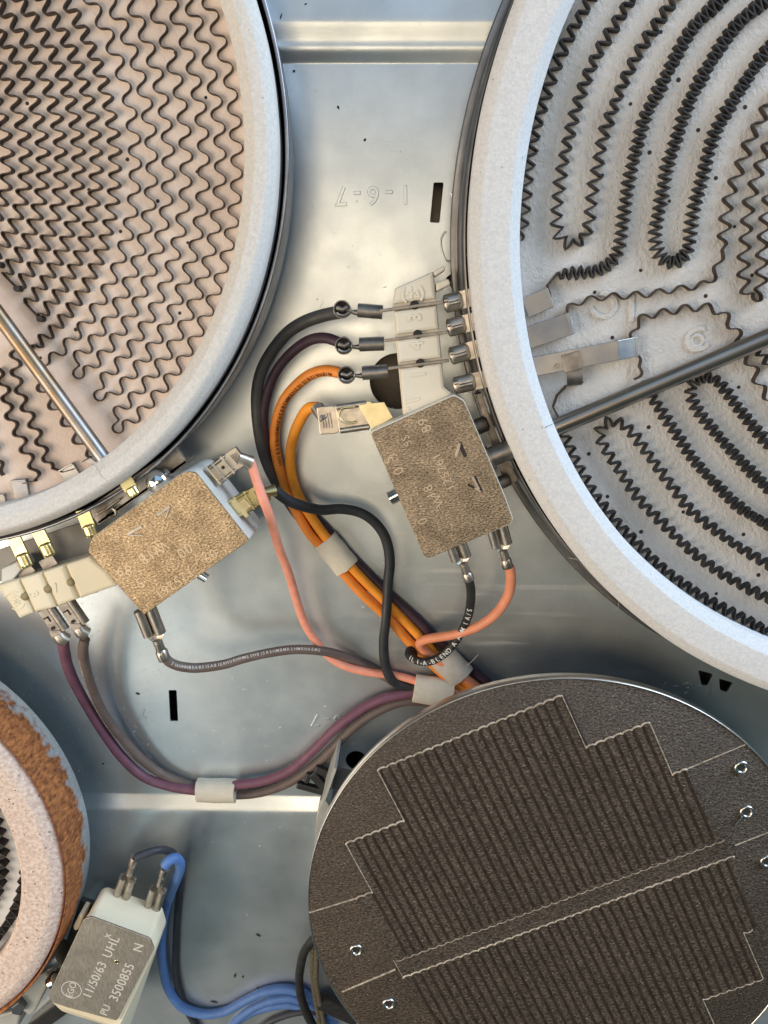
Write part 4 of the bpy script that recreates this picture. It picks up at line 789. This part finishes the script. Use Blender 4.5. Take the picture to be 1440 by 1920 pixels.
# black-blue wire
o, _ = wire('wire', [(514, 919, 27), (540, 938, 24), (572, 950, 20), (604, 956, 16), (640, 954, 13), (677, 962, 11), (701, 978, 10), (719, 1001, 9), (728, 1027, 8.5), (731, 1057, 8), (728, 1090, 7.5), (726, 1125, 7.5), (723, 1165, 8), (719, 1207, 7), (723, 1248, 6), (734, 1274, 5), (755, 1286, 3.5), (779, 1289, 3), (815, 1297, 3), (850, 1306, 3), (900, 1330, 3)], 1.82, 'w_black', 'blue-black S-shaped wire crossing over the orange bundle')
flag_conn(o, (437, 955), (497, 921), 30, 6.6, 'brass', (517, 919), zend=28, r_end=2.0)
o, _ = wire('wire', [(470, 866, 29), (479, 892, 28.5), (489, 926, 32), (502, 959, 31), (512, 990, 26), (524, 1030, 20), (541, 1074, 15), (557, 1128, 11), (573, 1172, 9), (596, 1207, 7.5), (620, 1233, 6), (647, 1249, 5.5), (684, 1259, 4.6), (722, 1264, 3.6), (757, 1270, 3.4), (782, 1277, 3.4), (820, 1285, 3.4), (855, 1296, 3.2), (900, 1320, 3)], 1.52, 'w_pink', 'long pink wire from the corner of the gold plate down to the lower tape')
flag_conn(o, (402, 892), (452, 852), 31, 6.8, 'steel', (470, 868), zend=29, r_end=2.4)
# brass spade bases on the left limiter housing
for q in (((390, 874), (416, 907)), ((437, 937), (465, 969))):
    b = MB(); F, L = frame_to(P(*q[0], 31), P(*q[1], 31)); b.box(F, 0, L, -.8, .8, -1.2, .3, .15); b.box(F, L*.25, L*.75, .3, 3.2, -.7, 0, .1); b.build('brass_tab', M['brass_pale'], Lm)
# salmon and printed black from the right limiter
o, _ = wire('wire', [(955, 1062, 27), (958, 1082, 26), (953, 1115, 24), (932, 1148, 22), (901, 1172, 20), (859, 1188, 17), (821, 1195, 14), (798, 1199, 11), (787, 1206, 9), (795, 1219, 7.4), (811, 1232, 6.6), (838, 1248, 5.5), (863, 1264, 5), (885, 1281, 4), (915, 1302, 3.4), (950, 1330, 3)], 1.68, 'w_salmon', 'salmon wire arching from the bronze plate to the grey tape')
straight_conn(o, (929, 980), (952, 1064), 29, 27.5, 'steel', 7.2, .50)
o, p_bk = wire('wire', [(877, 1082, 27), (882, 1098, 26), (883, 1122, 24), (879, 1150, 21), (869, 1176, 18), (853, 1204, 16), (829, 1229, 14), (802, 1241, 12), (778, 1237, 9.5), (766, 1226, 7), (770, 1218, 4.6), (786, 1226, 2.4), (815, 1250, 2.3), (850, 1280, 2.3)], 1.52, 'w_blackp', 'short black wire with white printed letters under the bronze plate')
straight_conn(o, (852, 1012), (880, 1088), 29, 27.5, 'steel', 7.0, .46)
print_on(p_bk[::-1], 27, 95, 'white_print', o, 5, 1.52, 1.8, txt='ILI-A-BLEND A AWM I A/S', side=.1)
# left limiter lower wires
o, p_gb = wire('wire', [(308, 1233, 27), (320, 1243, 26), (340, 1250, 24), (370, 1252, 21), (419, 1246, 18), (456, 1235, 16), (505, 1224, 14), (550, 1218, 12), (599, 1220, 9), (645, 1230, 5), (674, 1243, 2.6), (703, 1257, 2.3), (740, 1280, 2.3), (780, 1300, 2.3)], 1.7, 'w_brown', 'grey-brown wire with faint print running right from the bottom corner of the gold plate')
straight_conn(o, (272, 1142), (309, 1237), 29, 27, 'steel', 8.0, .50)
print_on(p_gb, 3, 58, 'etch_pale', o, 9, 1.7, 1.1, side=.55)
def two_up(parent, a, c, z):
    """female terminal seen from the side: folded barrel and flat tongue"""
    F, L = frame_to(P(*a, z), P(*c, z)); b = MB()
    b.tube([F(0, 1.9, -1.0), F(L*.78, 1.9, -1.0)], 1.5, 14); b.box(F, -.8, L*.72, -2.6, 1.2, -1.0, .2, .3); b.prism([(L*.55, -2.6), (L*.72, 1.0), (L, .6), (L*1.05, -3.0), (L*.7, -3.4)], -1.2, .4, .3, F, corner=.5); k = b.build('spade_connector', M['steel_dull'], parent)
    b = MB(); b.box(F, L*.18, L*.22, -2.0, -.2, .15, .5); b.box(F, L*.18, L*.36, -.5, -.2, .15, .5); b.cyl(F(L*.56, -1.0, .1), F(L*.56, -1.0, .7), .6, 10); b.build('crimp_mark', M['slotdark'], k)
    C = F(L*1.0, -.9, -.5); b = MB(); b.tube([F(L*.8, -.9, -.5), F(L*.95, -.9, -.5), F(L*1.1, -.2, -1.2)], [2.2, 2.5, 2.4], 14); b.build('insulation_crimp', M['steel'], k)
o, _ = wire('wire', [(118, 1206, 22), (121, 1222, 20), (126, 1245, 17), (138, 1276, 14), (167, 1329, 10), (197, 1377, 7.5), (231, 1422, 6), (269, 1456, 5.2), (317, 1474, 5), (370, 1482, 5), (407, 1482, 5), (445, 1472, 5), (494, 1464, 5), (542, 1445, 5.2), (591, 1403, 5.5), (622, 1372, 5.5), (654, 1346, 5.5), (685, 1325, 5), (716, 1311, 4.5), (747, 1303, 4), (778, 1299, 3.6), (820, 1306, 3.4), (860, 1316, 3.2), (910, 1340, 3)], 1.9, 'w_plum', 'long plum wire sagging from the cream block to the lower tape')
two_up(o, (84, 1145), (120, 1198), 26)
o, p_br = wire('wire', [(158, 1199, 22), (156, 1215, 20), (158, 1240, 17), (171, 1287, 13), (197, 1342, 9), (234, 1391, 6.5), (272, 1429, 4.5), (312, 1456, 3.2), (372, 1478, 2.6), (407, 1485, 2.5), (445, 1490, 2.5), (497, 1484, 2.5), (550, 1463, 2.5), (602, 1424, 2.5), (625, 1402, 2.5), (660, 1366, 2.5), (700, 1338, 2.4), (760, 1315, 2.4), (830, 1320, 2.4)], 1.78, 'w_brown', 'brown wire running beside the plum wire from the cream block')
two_up(o, (121, 1132), (158, 1186), 26); print_on(p_br, 10, 60, 'etch_pale', o, 11, 1.78, .9, side=-.6)
# blue group
o, _ = wire('wire', [(309, 1623, 30), (316, 1615, 30), (326, 1610, 29), (335, 1613, 27), (337, 1628, 25), (332, 1645, 22), (322, 1670, 17), (311, 1700, 13), (304, 1735, 10), (302, 1775, 8), (305, 1811, 7), (317, 1856, 6), (342, 1888, 5.4), (380, 1901, 5), (419, 1897, 5), (457, 1878, 5), (495, 1860, 5), (534, 1854, 5), (562, 1860, 5), (590, 1874, 4.6), (640, 1900, 4)], 1.9, 'w_blue', 'bright blue wire hooked over its connector and looping to the bottom')
straight_conn(o, (285, 1704), (310, 1628), 24, 29, 'steel', 6.6, .50)
wire('wire', [(420, 1945, 2.6), (445, 1912, 2.8), (475, 1890, 3), (511, 1875, 3.2), (547, 1871, 3.4), (579, 1882, 3.2), (625, 1905, 3)], 1.8, 'w_blue', 'second blue wire, below the hooked one at the bottom edge')
wire('wire', [(405, 1960, 2.3), (432, 1925, 2.3), (464, 1902, 2.3), (505, 1888, 2.3), (543, 1884, 2.3), (585, 1896, 2.3), (630, 1920, 2.3)], 1.75, 'w_blue', 'lowest blue wire at the bottom edge of the picture')
o, _ = wire('wire', [(253, 1610, 29), (264, 1604, 28), (278, 1599, 27), (297, 1594, 25), (314, 1595, 22), (329, 1606, 16), (338, 1632, 9), (337, 1670, 5), (333, 1710, 3.8), (330, 1763, 3.8), (330, 1827, 3.8), (340, 1872, 3.8), (356, 1904, 3.8), (378, 1940, 3.8)], 1.45, 'w_slate', 'thin slate wire arching from the left tab of the lettered limiter')
straight_conn(o, (227, 1684), (254, 1607), 24, 28, 'steel', 6.6, .50)
wire('wire', [(470, 1945, 3.8), (500, 1919, 3.8), (534, 1904, 3.8), (566, 1897, 3.8), (610, 1897, 3.8)], 1.45, 'w_slate', 'slate wire crossing under the black cable at the bottom edge')
wire('wire', [(600, 1750, 20), (582, 1767, 18), (570, 1786, 16), (564, 1809, 14), (561, 1834, 12.5), (563, 1862, 11), (571, 1890, 10), (585, 1920, 9), (605, 1955, 8)], 1.75, 'w_blackp', 'thick black cable curling out under the warming disc')
wire('wire', [(588, 1760, 17), (586, 1794, 15), (586, 1827, 13), (590, 1865, 11), (596, 1896, 9), (602, 1935, 8)], 1.05, 'w_tan', 'left tan braided lead beside the black cable')
wire('wire', [(594, 1780, 17), (593, 1810, 15), (593, 1840, 13), (598, 1872, 11), (604, 1900, 9), (611, 1940, 8)], 1.05, 'w_tan', 'right tan braided lead beside the black cable')
b = MB(); F, L = frame_to(P(598, 1874, 8), P(670, 1905, 8)); b.tube([F(0, 0, 0), F(1, 0, 0), F(L, 0, 0)], [3.6, 4.0, 4.2], 18, ry=.8); tag(b.build('cable_sleeve', M['sleeve']), 'black braided sleeve at the edge of the warming disc by the blue wires', 'cable sleeve')
# tapes
def tape(a, c, wd, hh, z, m, label):
    A, C = P(*a, z), P(*c, z); F, L = frame_to(A, C); n = 7; b = MB(); seg = 28; rows = []; inn = []
    j = rng.normal(0, .12, (2, seg))
    for i in range(n):
        x = L*i/(n-1); row = []
        for k in range(seg):
            t = 2*PI*k/seg; e = (j[0, k] if i == 0 else j[1, k] if i == n-1 else 0)
            cx, sy = math.cos(t), math.sin(t)
            row.append(F(x+e, wd*cx*(1+.02*math.sin(2*x)), hh*math.copysign(abs(sy)**.85, sy)+.15*math.sin(2*t+x*.5)))
        rows.append(row)
    b.grid(rows, True, closed_v=True)
    for r_ in (rows[0], rows[-1]):
        k0 = len(b.v); b.v += [tuple(q) for q in r_]; b.f.append(tuple(k0+i for i in range(seg))); b.sm.append(False)
    return tag(b.build('cloth_tape', M[m]), label, 'tape', 'tape bands round the wires')
tape((609, 1013), (651, 1064), 4.9, 3.9, 4.2, 'tape', 'cream woven tape round the orange wires under the S-shaped wire')
tape((824, 1226), (866, 1268), 5.4, 3.6, 4.0, 'tape_grey', 'greyish tape under the white lettered black wire')
tape((777, 1290), (848, 1301), 5.6, 3.4, 4.0, 'tape', 'cream woven tape beside the top left rim of the warming disc')
tape((371, 1481), (442, 1483), 4.5, 4.5, 4.4, 'tape', 'small cream tape round the plum wire above the bright step')

# ================================================================== BRACKETS AND CLIP BY THE WARMING DISC
br = thing('support_bracket', tuple(P(640, 1480, 0)), 'bent grey sheet bracket standing under the left edge of the warming disc', 'bracket')
b = MB(); a0, a1 = P(629, 1441, 24), P(604, 1512, 24); F, L = frame_to(a0, a1); b.box(F, 0, L, -.5, .5, -23, 0, .1); 
b.prism(poly_px([(593, 1535), (606, 1494), (619, 1513), (601, 1560), (590, 1600)], 14), 2, 14, .2); b.build('upright', M['greyplastic'], br)
b = MB(); b.prism(poly_px([(629, 1438), (676, 1452), (676, 1478), (622, 1480)], 20), 19.2, 20, .1); b.build('flange', M['darksteel'], br)
b = MB(); b.prism(poly_px([(600, 1500), (616, 1500), (590, 1620), (578, 1680)], 9), 2.5, 9, .2); b.build('foot', M['greyplastic'], br)
b = MB()
for a, c, wd in (((590, 1443), (624, 1458), 3.0), ((584, 1452), (614, 1486), 3.4), ((556, 1474), (616, 1490), 2.6), ((574, 1470), (579, 1452), 2.0)):
    F, L = frame_to(P(*a, 6), P(*c, 6)); b.box(F, 0, L, -wd/2, wd/2, -2.5, 0, .5)
tag(b.build('mounting_clip', M['black']), 'black plastic clip with splayed legs beside the grey bracket', 'clip')

# loose glass fibres
for a_, c_, z0, z1, lab_ in (((1083, 1050), (1066, 1046), 38, 30, 'pale fibre tuft lying across the gap at the lower left rim of the largest burner'), ((1160, 1128), (1152, 1146), 38, 22, 'short upright fibre on the bottom rim of the largest burner'), ((873, 1250), (896, 1228), 8, 12, 'long fine fibre sticking out of the greyish tape'),
                     ((884, 480), (866, 470), 36, 20, 'fine fibre bridging the dark gap above the block prongs'), ((893, 580), (872, 574), 36, 24, 'fine fibre between the two uppermost crimped tabs of the slotted block'), ((600, 576), (606, 560), 20, 14, 'tiny hair on the dark grey wire in the centre')):
    b = MB(); m_ = ((a_[0]+c_[0])/2+random.uniform(-4, 4), (a_[1]+c_[1])/2+random.uniform(-4, 4)); b.tube(smooth_path([P(*a_, z0), P(*m_, (z0+z1)/2), P(*c_, z1)]), .07, 5)
    tag(b.build('loose_fibre', M['tape']), lab_, 'fibre', 'loose glass fibres')

b = MB()
for q, a_, l_ in (((573, 8), .6, .5), ((527, 31), 1.2, .9), ((634, 201), 2.0, .5), ((684, 262), .9, .45), ((551, 133), .3, .4), ((484, 1754), 2.6, 1.1), ((440, 1830), 1.4, 1.0), ((401, 1879), 2.9, 1.6), ((484, 1856), 2.0, 1.2), ((258, 1301), 2.8, .8), ((193, 1432), .4, .5), ((335, 1763), 1.0, .4), ((455, 1832), 1.7, .5)):
    c_ = P(*q, .35 if q[1] < 1480 and q[1] > 60 else 2.9); v_ = Vector((math.cos(a_)*l_, math.sin(a_)*l_, 0)); b.tube([c_-v_, c_, c_+v_], [.16, .38, .2], 6, ry=.6)
tag(b.build('dark_crumb', M['slotdark'], floor), kind='stuff')

b = MB(); rd = random.Random(21)
for i in range(900):
    if i < 560: x_, y_ = rd.gauss(190, 150), rd.gauss(1330, 130)
    else: x_, y_ = rd.uniform(150, 1440), rd.uniform(130, 1900)
    if not 0 < x_ < 1440 or not 125 < y_ < 1915 or 1478 < y_ < 1530 or (308 < x_ < 342 and 1285 < y_ < 1362): continue
    c_ = P(x_, y_, .05 if y_ < 1480 else 2.52); a_ = rd.gauss(.9, .5); l_ = rd.choice((.18, .22, .3, .3, .45, .8)); w_ = rd.uniform(.12, .24)
    d_ = Vector((math.cos(a_)*l_, math.sin(a_)*l_, 0)); n_ = Vector((-math.sin(a_)*w_, math.cos(a_)*w_, 0)); u_ = Vector((0, 0, .08))
    b.add([c_-d_, c_+n_, c_+d_, c_-n_, c_+u_], [(0, 3, 4), (3, 2, 4), (2, 1, 4), (1, 0, 4)])
tag(b.build('dust', M['white_print'], floor), kind='stuff')
